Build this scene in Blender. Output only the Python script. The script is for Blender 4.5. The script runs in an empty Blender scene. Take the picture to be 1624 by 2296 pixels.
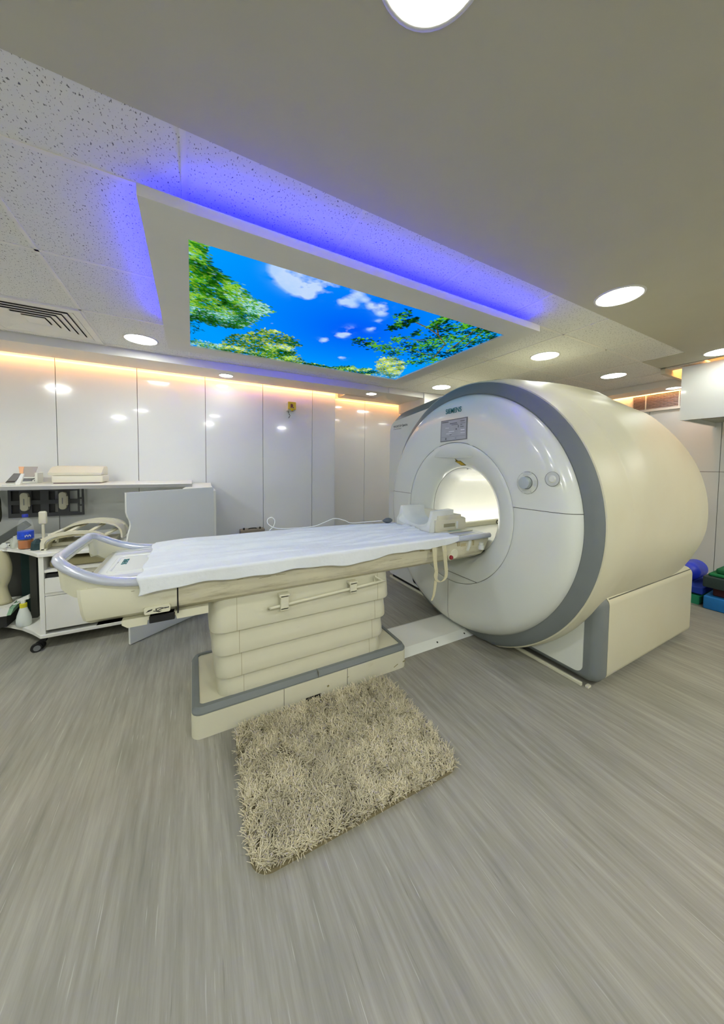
import bpy, bmesh, math, random
import numpy as np
from mathutils import Vector, Matrix
random.seed(7); RNG = np.random.default_rng(5)
sc = bpy.context.scene
COL = sc.collection
PI = math.pi
R = math.radians

# ------------------------------------------------------------------ camera
def make_camera():
    yaw, pitch, roll = R(28.33), R(-2.478), R(0.610)
    f = Vector((math.sin(yaw)*math.cos(pitch), math.cos(yaw)*math.cos(pitch), math.sin(pitch)))
    r = Vector((math.cos(yaw), -math.sin(yaw), 0)); u = r.cross(f)
    c, s = math.cos(roll), math.sin(roll)
    rr = c*r + s*u; uu = -s*r + c*u
    cam = bpy.data.cameras.new('camera'); o = bpy.data.objects.new('camera', cam); COL.objects.link(o)
    m = Matrix(((rr.x, uu.x, -f.x, 0), (rr.y, uu.y, -f.y, 0), (rr.z, uu.z, -f.z, 0), (0, 0, 0, 1)))
    o.matrix_world = Matrix.Translation((0, 0, 1.35)) @ m
    cam.sensor_fit = 'HORIZONTAL'; cam.sensor_width = 36
    cam.lens = 712.35/1624*36
    cam.shift_x = (812-815.46)/1624; cam.shift_y = (1074.29-1148)/1624
    cam.clip_start = 0.02; cam.clip_end = 60
    sc.camera = o
make_camera()

# ------------------------------------------------------------------ materials
def lin(c):
    if isinstance(c, str):
        c = [int(c[i:i+2], 16)/255 for i in (0, 2, 4)]
    return tuple(x/12.92 if x <= .04045 else ((x+.055)/1.055)**2.4 for x in c)
MATS = {}
def mat(name, col, rough=.5, metal=0, coat=0, var=.04, scale=6, bump=0, bscale=60, spec=.5, stretch=None, dirt=None, trans=0, ior=1.45, alpha=1):
    if name in MATS: return MATS[name]
    m = bpy.data.materials.new(name); m.use_nodes = True
    nt = m.node_tree; b = nt.nodes['Principled BSDF']
    c = lin(col)
    tc = nt.nodes.new('ShaderNodeTexCoord')
    mp = nt.nodes.new('ShaderNodeMapping'); nt.links.new(tc.outputs['Object'], mp.inputs[0])
    if stretch: mp.inputs['Scale'].default_value = stretch
    n = nt.nodes.new('ShaderNodeTexNoise'); n.inputs['Scale'].default_value = scale; n.inputs['Detail'].default_value = 3
    nt.links.new(mp.outputs[0], n.inputs['Vector'])
    rp = nt.nodes.new('ShaderNodeValToRGB')
    rp.color_ramp.elements[0].position = .3; rp.color_ramp.elements[1].position = .7
    rp.color_ramp.elements[0].color = (*[x*(1-var) for x in c], 1)
    rp.color_ramp.elements[1].color = (*[min(1, x*(1+var)) for x in c], 1)
    nt.links.new(n.outputs['Fac'], rp.inputs[0])
    src = rp.outputs[0]
    if dirt:
        dc, dscale, dstretch, lo, hi, amt = dirt
        mp2 = nt.nodes.new('ShaderNodeMapping'); mp2.inputs['Scale'].default_value = dstretch
        nt.links.new(tc.outputs['Object'], mp2.inputs[0])
        n2 = nt.nodes.new('ShaderNodeTexNoise'); n2.inputs['Scale'].default_value = dscale; n2.inputs['Detail'].default_value = 6
        n2.inputs['Roughness'].default_value = .7
        nt.links.new(mp2.outputs[0], n2.inputs['Vector'])
        mr = nt.nodes.new('ShaderNodeMapRange'); mr.inputs['From Min'].default_value = lo; mr.inputs['From Max'].default_value = hi
        mr.inputs['To Max'].default_value = amt
        nt.links.new(n2.outputs['Fac'], mr.inputs['Value'])
        mx = nt.nodes.new('ShaderNodeMix'); mx.data_type = 'RGBA'
        nt.links.new(mr.outputs[0], mx.inputs['Factor']); nt.links.new(src, mx.inputs['A'])
        mx.inputs['B'].default_value = (*lin(dc), 1)
        src = mx.outputs['Result']
    nt.links.new(src, b.inputs['Base Color'])
    b.inputs['Roughness'].default_value = rough; b.inputs['Metallic'].default_value = metal
    b.inputs['Coat Weight'].default_value = coat; b.inputs['Coat Roughness'].default_value = .05
    b.inputs['Specular IOR Level'].default_value = spec
    if trans: b.inputs['Transmission Weight'].default_value = trans; b.inputs['IOR'].default_value = ior
    if alpha < 1: b.inputs['Alpha'].default_value = alpha
    if bump:
        nb = nt.nodes.new('ShaderNodeTexNoise'); nb.inputs['Scale'].default_value = bscale
        nt.links.new(mp.outputs[0], nb.inputs['Vector'])
        bp = nt.nodes.new('ShaderNodeBump'); bp.inputs['Strength'].default_value = bump; bp.inputs['Distance'].default_value = .01
        nt.links.new(nb.outputs['Fac'], bp.inputs['Height']); nt.links.new(bp.outputs[0], b.inputs['Normal'])
    MATS[name] = m; return m
def emis(name, col, strength):
    if name in MATS: return MATS[name]
    m = bpy.data.materials.new(name); m.use_nodes = True; nt = m.node_tree
    nt.nodes.remove(nt.nodes['Principled BSDF'])
    e = nt.nodes.new('ShaderNodeEmission'); e.inputs[0].default_value = (*col, 1); e.inputs[1].default_value = strength
    nt.links.new(e.outputs[0], nt.nodes['Material Output'].inputs[0])
    MATS[name] = m; return m

def floor_mat():
    m = bpy.data.materials.new('vinyl_floor'); m.use_nodes = True; nt = m.node_tree; b = nt.nodes['Principled BSDF']
    N = nt.nodes.new; L = nt.links.new
    tc = N('ShaderNodeTexCoord')
    def noise(sx, sy, scale, det=5, rough=.65):
        mp = N('ShaderNodeMapping'); mp.inputs['Scale'].default_value = (sx, sy, 1)
        mp.inputs['Rotation'].default_value = (0, 0, R(-4))
        L(tc.outputs['Object'], mp.inputs[0])
        n = N('ShaderNodeTexNoise'); n.inputs['Scale'].default_value = scale; n.inputs['Detail'].default_value = det
        n.inputs['Roughness'].default_value = rough; L(mp.outputs[0], n.inputs['Vector']); return n
    a = noise(30, 1.6, 1.6); c = noise(70, 2.2, 2.0, 3); g = noise(1, 1, 1.1, 2)
    w_ = noise(6, .9, 1.2, 3); ad = N('ShaderNodeMix'); ad.inputs['Factor'].default_value = .42; L(a.outputs['Fac'], ad.inputs['A']); L(w_.outputs['Fac'], ad.inputs['B'])
    rp = N('ShaderNodeValToRGB'); e = rp.color_ramp.elements
    e[0].position = .33; e[0].color = (*lin('828176'), 1); e[1].position = .68; e[1].color = (*lin('aeaca0'), 1)
    k = rp.color_ramp.elements.new(.5); k.color = (*lin('98968a'), 1)
    L(ad.outputs['Result'], rp.inputs[0])
    dk = N('ShaderNodeMapRange'); dk.inputs['From Min'].default_value = .66; dk.inputs['From Max'].default_value = .74; dk.inputs['To Max'].default_value = .5
    L(c.outputs['Fac'], dk.inputs['Value'])
    m1 = N('ShaderNodeMix'); m1.data_type = 'RGBA'; L(dk.outputs[0], m1.inputs['Factor']); L(rp.outputs[0], m1.inputs['A']); m1.inputs['B'].default_value = (*lin('5c5b50'), 1)
    lt = N('ShaderNodeMapRange'); lt.inputs['From Min'].default_value = .36; lt.inputs['From Max'].default_value = .28; lt.inputs['To Max'].default_value = .55
    L(c.outputs['Fac'], lt.inputs['Value'])
    m2 = N('ShaderNodeMix'); m2.data_type = 'RGBA'; L(lt.outputs[0], m2.inputs['Factor']); L(m1.outputs['Result'], m2.inputs['A']); m2.inputs['B'].default_value = (*lin('d2d0c6'), 1)
    m3 = N('ShaderNodeMix'); m3.data_type = 'RGBA'; m3.blend_type = 'MULTIPLY'; m3.inputs['Factor'].default_value = .25
    L(m2.outputs['Result'], m3.inputs['A']); L(g.outputs['Fac'], m3.inputs['B'])
    L(m3.outputs['Result'], b.inputs['Base Color'])
    b.inputs['Roughness'].default_value = .42; b.inputs['Specular IOR Level'].default_value = .35
    bp = N('ShaderNodeBump'); bp.inputs['Strength'].default_value = .15; bp.inputs['Distance'].default_value = .004
    L(a.outputs['Fac'], bp.inputs['Height']); L(bp.outputs[0], b.inputs['Normal'])
    return m
def tile_mat():
    m = bpy.data.materials.new('mineral_tile'); m.use_nodes = True; nt = m.node_tree; b = nt.nodes['Principled BSDF']
    N = nt.nodes.new; L = nt.links.new
    tc = N('ShaderNodeTexCoord'); mp = N('ShaderNodeMapping'); mp.inputs['Scale'].default_value = (1.6, .8, 1); L(tc.outputs['Object'], mp.inputs[0])
    n = N('ShaderNodeTexNoise'); n.inputs['Scale'].default_value = 105; n.inputs['Detail'].default_value = 2; L(mp.outputs[0], n.inputs['Vector'])
    mr = N('ShaderNodeMapRange'); mr.inputs['From Min'].default_value = .63; mr.inputs['From Max'].default_value = .67; mr.inputs['To Max'].default_value = .9
    L(n.outputs['Fac'], mr.inputs['Value'])
    mx = N('ShaderNodeMix'); mx.data_type = 'RGBA'; L(mr.outputs[0], mx.inputs['Factor'])
    mx.inputs['A'].default_value = (*lin('e2e2dd'), 1); mx.inputs['B'].default_value = (*lin('5a5a58'), 1)
    L(mx.outputs['Result'], b.inputs['Base Color']); b.inputs['Roughness'].default_value = .9
    return m

M_floor = floor_mat(); M_tile = tile_mat()
M_panel = mat('glossy_wall_panel', 'e2e5e4', .12, 0, .6, .015, 2)
M_gap = mat('panel_joint', '4a4644', .8)
M_gyp = mat('painted_gypsum', 'bcb9a8', .8, var=.015)
M_bulk = mat('white_bulkhead', 'dad9d2', .6, var=.015)
M_tbar = mat('ceiling_bar', 'e6e4dc', .5)
M_white = mat('white_plastic', 'dde0da', .3, 0, .3, .015, 3)
M_front = mat('gantry_front_white', 'd8dcd4', .22, 0, .5, .01, 3)
M_cream = mat('cream_plastic', 'cbc8ae', .42, 0, 0, .025, 2, dirt=('c6bc98', 3, (1, 1, 1), .5, .8, .35))
M_beige = mat('table_cream', 'd3d1ba', .45, var=.02, dirt=('a89a70', 5, (1, 1, 3), .62, .85, .45))
M_beam = mat('worn_beam', 'cbc6ac', .5, var=.03, dirt=('756a48', 11, (.4, 1, 3.0),   .50, .72, .5))
M_grey = mat('grey_accent', '747a7a', .5, 0, 0, .03, 8, spec=.3)
M_seam = mat('seam_dark', '66665a', .8)
M_black = mat('black_plastic', '121214', .5)
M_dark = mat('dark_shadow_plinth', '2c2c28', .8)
M_rail = mat('rail_silver', 'c9cede', .22, .35, .3, .02)
M_sheet = mat('paper_sheet', 'dde2e6', .85, var=.02, scale=14, bump=.25, bscale=45)
M_shelf = mat('white_laminate', 'e3e3dc', .35, 0, .2, .015)
M_edge = mat('grey_edge', '9c9c9a', .5)
M_bore = mat('bore_liner', 'eeeee6', .3, 0, .2, .01)
M_teal = mat('teal_print', '0a6f72', .5)
M_print = mat('grey_print', '5c5e60', .6)
M_lightprint = mat('light_print', '8d8f90', .6)
M_coil = mat('coil_cream', 'd4d0ba', .4, 0, .1, .02)
M_lamp = emis('lamp_glow', (.98, 1, .93), 15); M_lamp_dim = emis('lamp_glow_low', (.98, 1, .92), 6.5); M_lamp_small = emis('lamp_glow_small', (1, 1, .95), 8); M_lamp_bright = emis('lamp_glow_high', (.98, 1, .93), 52)
M_orange = emis('warm_led', (1, .43, .14), 12)
M_blue = emis('blue_led', (.0, .0, 1), 48)
M_boreled = emis('bore_led', (1, .99, .95), 5)

# ------------------------------------------------------------------ mesh helpers
def wloc(p):
    v = Vector((0, 0, 0))
    while p is not None:
        v = v + p.location; p = p.parent
    return v
def mk(name, bm, material, parent=None, smooth=False, loc=None, auto=None):
    """bm is in world coordinates; links it as one mesh object"""
    bmesh.ops.recalc_face_normals(bm, faces=bm.faces[:])
    if parent is not None: base = wloc(parent); o_loc = (0, 0, 0)
    else:
        if loc is None:
            xs = [v.co for v in bm.verts]
            loc = Vector(((min(c.x for c in xs)+max(c.x for c in xs))/2, (min(c.y for c in xs)+max(c.y for c in xs))/2, min(c.z for c in xs)))
        base = Vector(loc); o_loc = base
    for v in bm.verts: v.co -= base
    me = bpy.data.meshes.new(name); bm.to_mesh(me); bm.free()
    mats = material if isinstance(material, (list, tuple)) else [material]
    for m in mats: me.materials.append(m)
    if smooth: me.shade_smooth()
    o = bpy.data.objects.new(name, me); COL.objects.link(o)
    if parent is not None: o.parent = parent
    o.location = o_loc
    if auto is not None and smooth:
        try: me.set_sharp_from_angle(angle=R(auto))
        except Exception: pass
    return o
def tag(o, label, cat, group=None):
    o['label'] = label; o['category'] = cat
    if group: o['group'] = group
    return o
def thing(name, label, cat, loc, group=None):
    o = bpy.data.objects.new(name, None); COL.objects.link(o); o.location = loc; o.empty_display_size = .05
    return tag(o, label, cat, group)
def struct(name, bm, m, **k):
    o = mk(name, bm, m, loc=(0, 0, 0), **k); o['kind'] = 'structure'; return o
def NB(): return bmesh.new()
def box(bm, x0, x1, y0, y1, z0, z1, bev=0, seg=3, mi=0):
    r = bmesh.ops.create_cube(bm, size=1)
    vs = r['verts']
    for v in vs:
        v.co = Vector(((x0+x1)/2+v.co.x*(x1-x0), (y0+y1)/2+v.co.y*(y1-y0), (z0+z1)/2+v.co.z*(z1-z0)))
    fs = list({f for v in vs for f in v.link_faces})
    for f in fs: f.material_index = mi
    if bev:
        es = list({e for f in fs for e in f.edges})
        bmesh.ops.bevel(bm, geom=es, offset=bev, segments=seg, affect='EDGES', profile=.5)
    return bm
def obox(bm, c, sx, sy, sz, rot=(0, 0, 0), bev=0, seg=2):
    """oriented box centred at c"""
    t = NB(); box(t, -sx/2, sx/2, -sy/2, sy/2, -sz/2, sz/2, bev, seg)
    from mathutils import Euler
    M = Matrix.Translation(c) @ Euler(rot).to_matrix().to_4x4()
    return merge(bm, t, M)
def merge(bm, t, M=None):
    t.verts.index_update(); vm = []
    for v in t.verts: vm.append(bm.verts.new(M @ v.co if M else v.co))
    for f in t.faces:
        try:
            nf = bm.faces.new([vm[v.index] for v in f.verts]); nf.material_index = f.material_index; nf.smooth = f.smooth
        except ValueError: pass
    t.free(); return bm
def loft(bm, rings, cap=True, closed=True):
    vs = [[bm.verts.new(p) for p in r] for r in rings]
    n = len(vs[0])
    for a, b in zip(vs, vs[1:]):
        for i in range(n if closed else n-1):
            j = (i+1) % n
            try: bm.faces.new((a[i], a[j], b[j], b[i]))
            except ValueError: pass
    if cap:
        for r in (vs[0], vs[-1]):
            try: bm.faces.new(r)
            except ValueError: pass
    return vs
def prism(bm, pts, axis, a, b, bev=0, seg=2):
    """extrude a 2D polygon along axis (0: pts are y,z; 1: x,z; 2: x,y)"""
    t = NB()
    def P(p, v): return {0: (v, p[0], p[1]), 1: (p[0], v, p[1]), 2: (p[0], p[1], v)}[axis]
    loft(t, [[P(p, a) for p in pts], [P(p, b) for p in pts]])
    if bev:
        es = [e for e in t.edges if len(e.link_faces) == 2 and any(len(f.verts) > 4 or True for f in e.link_faces) and abs(abs((e.verts[0].co-e.verts[1].co).normalized()[axis])-1) > .01]
        bmesh.ops.bevel(t, geom=es, offset=bev, segments=seg, affect='EDGES', profile=.5)
    return merge(bm, t)
def rrect(x0, x1, y0, y1, r, n=6):
    p = []
    for cx, cy, a0 in ((x1-r, y1-r, 0), (x0+r, y1-r, 90), (x0+r, y0+r, 180), (x1-r, y0+r, 270)):
        for i in range(n+1):
            a = R(a0+90*i/n); p.append((cx+r*math.cos(a), cy+r*math.sin(a)))
    return p
def catmull(pts, k=8):
    P = [Vector(p) for p in pts]; P = [2*P[0]-P[1]] + P + [2*P[-1]-P[-2]]; out = []
    for i in range(1, len(P)-2):
        for j in range(k):
            t = j/k; a, b, c, d = P[i-1:i+3]
            out.append(.5*((2*b)+(c-a)*t+(2*a-5*b+4*c-d)*t*t+(3*b-a-3*c+d)*t**3))
    out.append(P[-2]); return out
def tube(bm, pts, r, n=10, k=8, smooth=True):
    P = catmull(pts, k) if k > 1 and len(pts) > 2 else [Vector(p) for p in pts]
    rings = []; up = Vector((0, 0, 1)); prev = None
    for i, p in enumerate(P):
        t = (P[min(i+1, len(P)-1)]-P[max(i-1, 0)]).normalized()
        if prev is None:
            s = t.cross(up)
            if s.length < .1: s = t.cross(Vector((1, 0, 0)))
        else: s = prev - t*prev.dot(t)
        s.normalize(); prev = s; u = s.cross(t)
        rr = r(i/(len(P)-1)) if callable(r) else r
        rings.append([p + rr*(math.cos(2*PI*j/n)*s + math.sin(2*PI*j/n)*u) for j in range(n)])
    loft(bm, rings); return bm
def cyl(bm, c, axis, r, h, n=32, r2=None, bev=0):
    """cylinder from c along axis vector for length h"""
    a = Vector(axis).normalized(); s = a.cross(Vector((0, 0, 1)))
    if s.length < .1: s = a.cross(Vector((1, 0, 0)))
    s.normalize(); u = s.cross(a); c = Vector(c); r2 = r if r2 is None else r2
    def ring(d, rad): return [c+a*d+rad*(math.cos(2*PI*j/n)*s+math.sin(2*PI*j/n)*u) for j in range(n)]
    if bev: rings = [ring(0, r), ring(h-bev, r2), ring(h-bev*.3, r2-bev*.3), ring(h, r2-bev)]
    else: rings = [ring(0, r), ring(h, r2)]
    loft(bm, rings); return bm
def latheZ(bm, c, prof, n=32):
    """prof: (r, z) list around vertical axis at c"""
    rings = [[(c[0]+r*math.cos(2*PI*j/n), c[1]+r*math.sin(2*PI*j/n), c[2]+z) for j in range(n)] for r, z in prof]
    loft(bm, rings); return bm
def text(name, body, size, M, material, parent, bold=0, depth=.0006, sx=1, sp=1):
    cu = bpy.data.curves.new(name, 'FONT'); cu.body = body; cu.size = size; cu.extrude = depth; cu.offset = bold
    cu.align_x = 'LEFT'; cu.space_character = sp
    t = bpy.data.objects.new(name, cu); COL.objects.link(t)
    bpy.context.view_layer.update()
    me = bpy.data.meshes.new_from_object(t.evaluated_get(bpy.context.evaluated_depsgraph_get()))
    COL.objects.unlink(t); bpy.data.objects.remove(t)
    b = NB(); b.from_mesh(me); bpy.data.meshes.remove(me)
    for v in b.verts: v.co = M @ Vector((v.co.x*sx, v.co.y, v.co.z))
    return mk(name, b, material, parent)
def face_mx(loc, X, Y):
    X = Vector(X); Y = Vector(Y); Z = X.cross(Y)
    return Matrix(((X.x, Y.x, Z.x, loc[0]), (X.y, Y.y, Z.y, loc[1]), (X.z, Y.z, Z.z, loc[2]), (0, 0, 0, 1)))
def dup(root, loc, label, group=None):
    r = root.copy(); COL.objects.link(r); r.location = loc; r['label'] = label
    if group: r['group'] = group
    for ch in list(root.children):
        c = ch.copy(); COL.objects.link(c); c.parent = r
        for g in ch.children:
            d = g.copy(); COL.objects.link(d); d.parent = c
    return r

# ------------------------------------------------------------------ the room
ZC = 2.42; ZB = 2.345; YW = 4.20; YW2 = 4.46; XL = -2.7; XR = 5.48; YN = -2.2
b = NB(); box(b, XL, XR, YN, 4.6, -.06, 0); struct('floor', b, M_floor)
# tiled ceiling: every tile a shallow slab between bars
gx = [-.681+.665*k for k in range(-4, 10)]; gy = [3.66-.708*k for k in range(-1, 4)]
b = NB()
xs = [XL]+[x for x in gx if XL < x < XR]+[XR]; ys = [1.215]+sorted(y for y in gy if 1.3 < y < 3.72)+[3.733]
for i in range(len(xs)-1):
    for j in range(len(ys)-1):
        if xs[i] >= 4.4 and ys[j+1] < 1.6: continue
        if abs(xs[i]+1.346) < .01 and abs(ys[j]-2.952) < .01: continue
        box(b, xs[i]+.008, xs[i+1]-.008, ys[j]+(.008 if j else 0), ys[j+1]-.008, ZC, ZC+.02)
struct('ceiling', b, M_tile)
b = NB()
for x in xs[1:-1]:
    box(b, x-.009, x+.009, 1.215 if x < 4.4 else 1.54, 3.733, ZC-.003, ZC+.01)
for y in ys[1:-1]:
    box(b, XL, XR if y > 1.6 else 4.44, y-.009, y+.009, ZC-.003, ZC+.01)
struct('trim_1', b, M_tbar)
# plain gypsum ceiling on the near side and the strip in front of the hanging cabinet
b = NB(); box(b, XL, 4.44, YN, 1.215, ZC-.004, ZC+.06); box(b, 3.995, 4.44, 1.215, 1.535, ZC-.004, ZC+.02)
box(b, 4.44, XR, 1.50, 1.536, ZC-.06, ZC+.3); box(b, 4.44, XR, YN, 1.536, ZC+.3, ZC+.34); box(b, 4.42, 4.44, YN, 1.536, ZC-.004, ZC+.3)
struct('ceiling.001', b, M_gyp)
# bulkhead along the back wall, stepped at the recess, and its lower end block
b = NB()
box(b, XL, 2.390, 3.733, 4.12, ZB, ZC+.02); box(b, 2.396, XR, 3.733, 4.36, ZB+.001, ZC+.02); box(b, 1.905, 2.392, 4.10, 4.36, ZB, ZC+.02)
struct('trim_2', b, M_bulk)
b = NB(); box(b, 2.99, 4.3, 3.70, 4.36, 2.20, ZC-.002); struct('trim_3', b, M_bulk)
# roof void above the cove so the glow stays in the gap
b = NB(); box(b, XL, XR, 3.733, 4.62, 2.62, 2.66); struct('ceiling.002', b, M_gyp)
# soffit at the far right end
b = NB(); box(b, 5.07, 5.40, 1.54, 3.733, ZB, ZC-.0); struct('trim_4', b, M_bulk)
# walls: panels with open joints over a dark backing
def panels_x(name, y, edges, z0, z1, x0, x1):
    b = NB(); e = [x0]+[x for x in edges if x0 < x < x1]+[x1]
    for a, c in zip(e, e[1:]): box(b, a+.0025, c-.0025, y, y+.02, z0, z1, mi=0)
    box(b, x0, x1, y+.018, y+.08, z0, z1, mi=1)
    return struct(name, b, [M_panel, M_gap])
se = [-1.17+.656*k for k in range(-3, 6)]
panels_x('wall_back', YW, se, 0, 2.62, XL, 1.79)
b = NB(); box(b, 1.7885, 1.797, YW+.0005, YW2-.001, 0, 2.62); struct('wall_recess', b, M_panel)
panels_x('wall_alcove', YW2, [2.416, 3.07, 3.72, 4.38], 0, 2.62, 1.79, XR)
b = NB(); e = [YN, -.69, -.03, .63, 1.31, 1.99, 2.65, 3.31, 3.97, 4.6]
for a, c in zip(e, e[1:]):
    box(b, XR, XR+.02, a+.0025, c-.0025, 0, 1.315, mi=0); box(b, XR, XR+.02, a+.0025, c-.0025, 1.32, 2.75, mi=0)
box(b, XR+.018, XR+.08, YN, 4.6, 0, 2.75, mi=1); struct('wall_right', b, [M_panel, M_gap])
b = NB(); box(b, XL-.06, XL, YN, 4.6, 0, 2.66); struct('wall_left', b, M_panel)
b = NB(); box(b, XL, XR, YN-.06, YN, 0, 2.75); struct('wall_front', b, M_panel)
# cove led strips (hidden on the back of the bulkhead, facing the wall)
def strip(bm, x0, x1, y, z0, z1, d=.004): box(bm, x0, x1, y, y+d, z0, z1)
b = NB(); strip(b, XL, 1.90, 4.121, 2.352, 2.364); o = mk('cove_light_strip', b, M_orange); tag(o, 'warm amber light strip glowing behind the bulkhead along the long panelled wall', 'light strip')
b = NB(); strip(b, 1.91, 4.9, 4.361, 2.354, 2.366); o = mk('cove_light_strip', b, M_orange); tag(o, 'warm amber light strip glowing behind the bulkhead over the alcove beside the scanner', 'light strip')
b = NB(); box(b, 4.60, 4.64, -2.0, 1.40, 2.50, 2.52); box(b, 4.5, 5.0, 1.41, 1.45, 2.55, 2.56); o = mk('cove_light_strip', b, M_orange); tag(o, 'warm amber light strip glowing above the hanging cabinet on the right', 'light strip')
b = NB(); box(b, 5.402, 5.406, 1.6, 3.7, 2.36, 2.375); o = mk('cove_light_strip', b, M_orange); tag(o, 'warm amber light strip glowing above the dark louvred wall vent', 'light strip')

# ------------------------------------------------------------------ downlights
lgrp = 'recessed ceiling downlights'
def downlight(r, x, y, z, label, lm=None):
    t = thing('downlight', label, 'ceiling light', (x, y, z), lgrp)
    b = NB(); n = 40
    rings = [[(x+q*math.cos(2*PI*j/n), y+q*math.sin(2*PI*j/n), z+h) for j in range(n)] for q, h in ((r*1.10, 0), (r*1.09, -.004), (r, -.006), (r*.98, -.002))]
    loft(b, rings, cap=False); mk('trim_ring', b, M_bulk, t, True)
    b = NB(); cyl(b, (x, y, z-.0035), (0, 0, 1), r*.985, .003, n); mk('diffuser', b, lm or M_lamp, t)
    return t
big = downlight(.118, -.38, 3.39, ZC, 'round downlight in the tiles left of the sky panel, next to the air diffuser')
dim = downlight(.118, 0, 2.5, ZC, 'dim', M_lamp_dim); bright = downlight(.118, 0, -1.5, ZC, 'bright', M_lamp_bright)
used = {dim.name: dim, bright.name: bright}
for x, y, lab in ((2.996, 1.911, 'round downlight in the tiles just above the top of the scanner drum'),
                  (4.305, 1.914, 'round downlight in the tiles above the wall vent, farthest one over the scanner'),
                  (2.982, 3.338, 'round downlight between the sky panel corner and the back of the scanner front ring'),
                  (2.347, 1.031, 'round downlight in the plain plaster ceiling right of the blue glow'),
                  (4.24, 1.035, 'round downlight cut off by the right picture edge, above the hanging cabinet'),
                  (.45, .55, 'round downlight in the plain plaster ceiling nearest the viewer, above the rug'),
                  (-.9, .55, 'round downlight in the plain plaster ceiling at the near left'),
                  (-1.5, -.9, 'round downlight behind the viewer at the left'), (.4, -1.0, 'round downlight behind the viewer in the middle'),
                  (2.3, -.9, 'round downlight behind the viewer at the right'), (4.1, -.8, 'round downlight behind the viewer at the far right'),
                  (-1.7, 2.2, 'round downlight in the tiles beyond the left picture edge')):
    zz = ZC if y > 1.215 else ZC-.004
    src = dim if lab.startswith(('round downlight in the plain plaster ceiling right', 'round downlight in the tiles just', 'round downlight in the tiles above', 'round downlight cut')) else (bright if 'behind the viewer' in lab or 'beyond' in lab else big)
    dup(src, (x, y, zz), lab, lgrp) if src.name not in used else None
    if src.name in used:
        u = used.pop(src.name); u.location = (x, y, zz); u['label'] = lab
small = downlight(.07, .346, 3.93, ZB, 'small round downlight in the bulkhead above the long panelled wall', M_lamp_small)
for x, y, z, lab in ((2.2, 3.88, ZB, 'small round downlight in the bulkhead at the alcove, left of the scanner'),
                     (5.24, 1.68, ZB, 'small round downlight half hidden behind the hanging cabinet, above the wall vent')):
    dup(small, (x, y, z), lab, lgrp)

# ------------------------------------------------------------------ sky panel in the ceiling
ZF = 2.32; SX0, SX1, SY0, SY1 = -.004, 2.04, 1.615, 3.05; FX0, FX1, FY0, FY1 = -.168, 2.20, 1.446, 3.20
sky = thing('sky_light_panel', 'large backlit ceiling panel picturing blue sky, clouds and tree crowns', 'light panel', ((FX0+FX1)/2, (FY0+FY1)/2, ZF))
b = NB()
ro = [(FX0, FY0), (FX1, FY0), (FX1, FY1), (FX0, FY1)]; ri = [(SX0, SY0), (SX1, SY0), (SX1, SY1), (SX0, SY1)]
def rg(p, z): return [(x, y, z) for x, y in p]
loft(b, [rg(ri, ZF+.042), rg(ro, ZF+.042), rg(ro, ZF), rg(ri, ZF), rg(ri, ZF+.042)], cap=False)
mk('frame', b, M_bulk, sky)
b = NB(); box(b, FX0+.05, FX1-.05, FY0+.05, FY1-.05, ZF+.0425, ZF+.046); mk('backing', b, M_bulk, sky)
b = NB()
for x in (.3, 1.7):
    for y in (1.75, 2.9): cyl(b, (x, y, ZF+.046), (0, 0, 1), .012, ZC-ZF-.046, 10)
mk('hanger', b, M_tbar, sky)
b = NB(); box(b, FX0+.2, FX1-.16, FY0+.035, FY0+.047, ZF+.047, ZF+.050); mk('led_strip', b, M_blue, sky)['label'] = 'blue light strip on top of the near edge'
b = NB(); box(b, FX0+.035, FX0+.041, FY0+.15, FY1-.45, ZF+.047, ZF+.049); mk('led_strip', b, M_blue, sky)['label'] = 'blue light strip on top of the left edge'
b = NB(); box(b, FX0+.15, FX1-.4, FY1-.047, FY1-.043, ZF+.047, ZF+.049); mk('led_strip', b, M_blue, sky)['label'] = 'blue light strip on top of the far edge'

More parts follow.
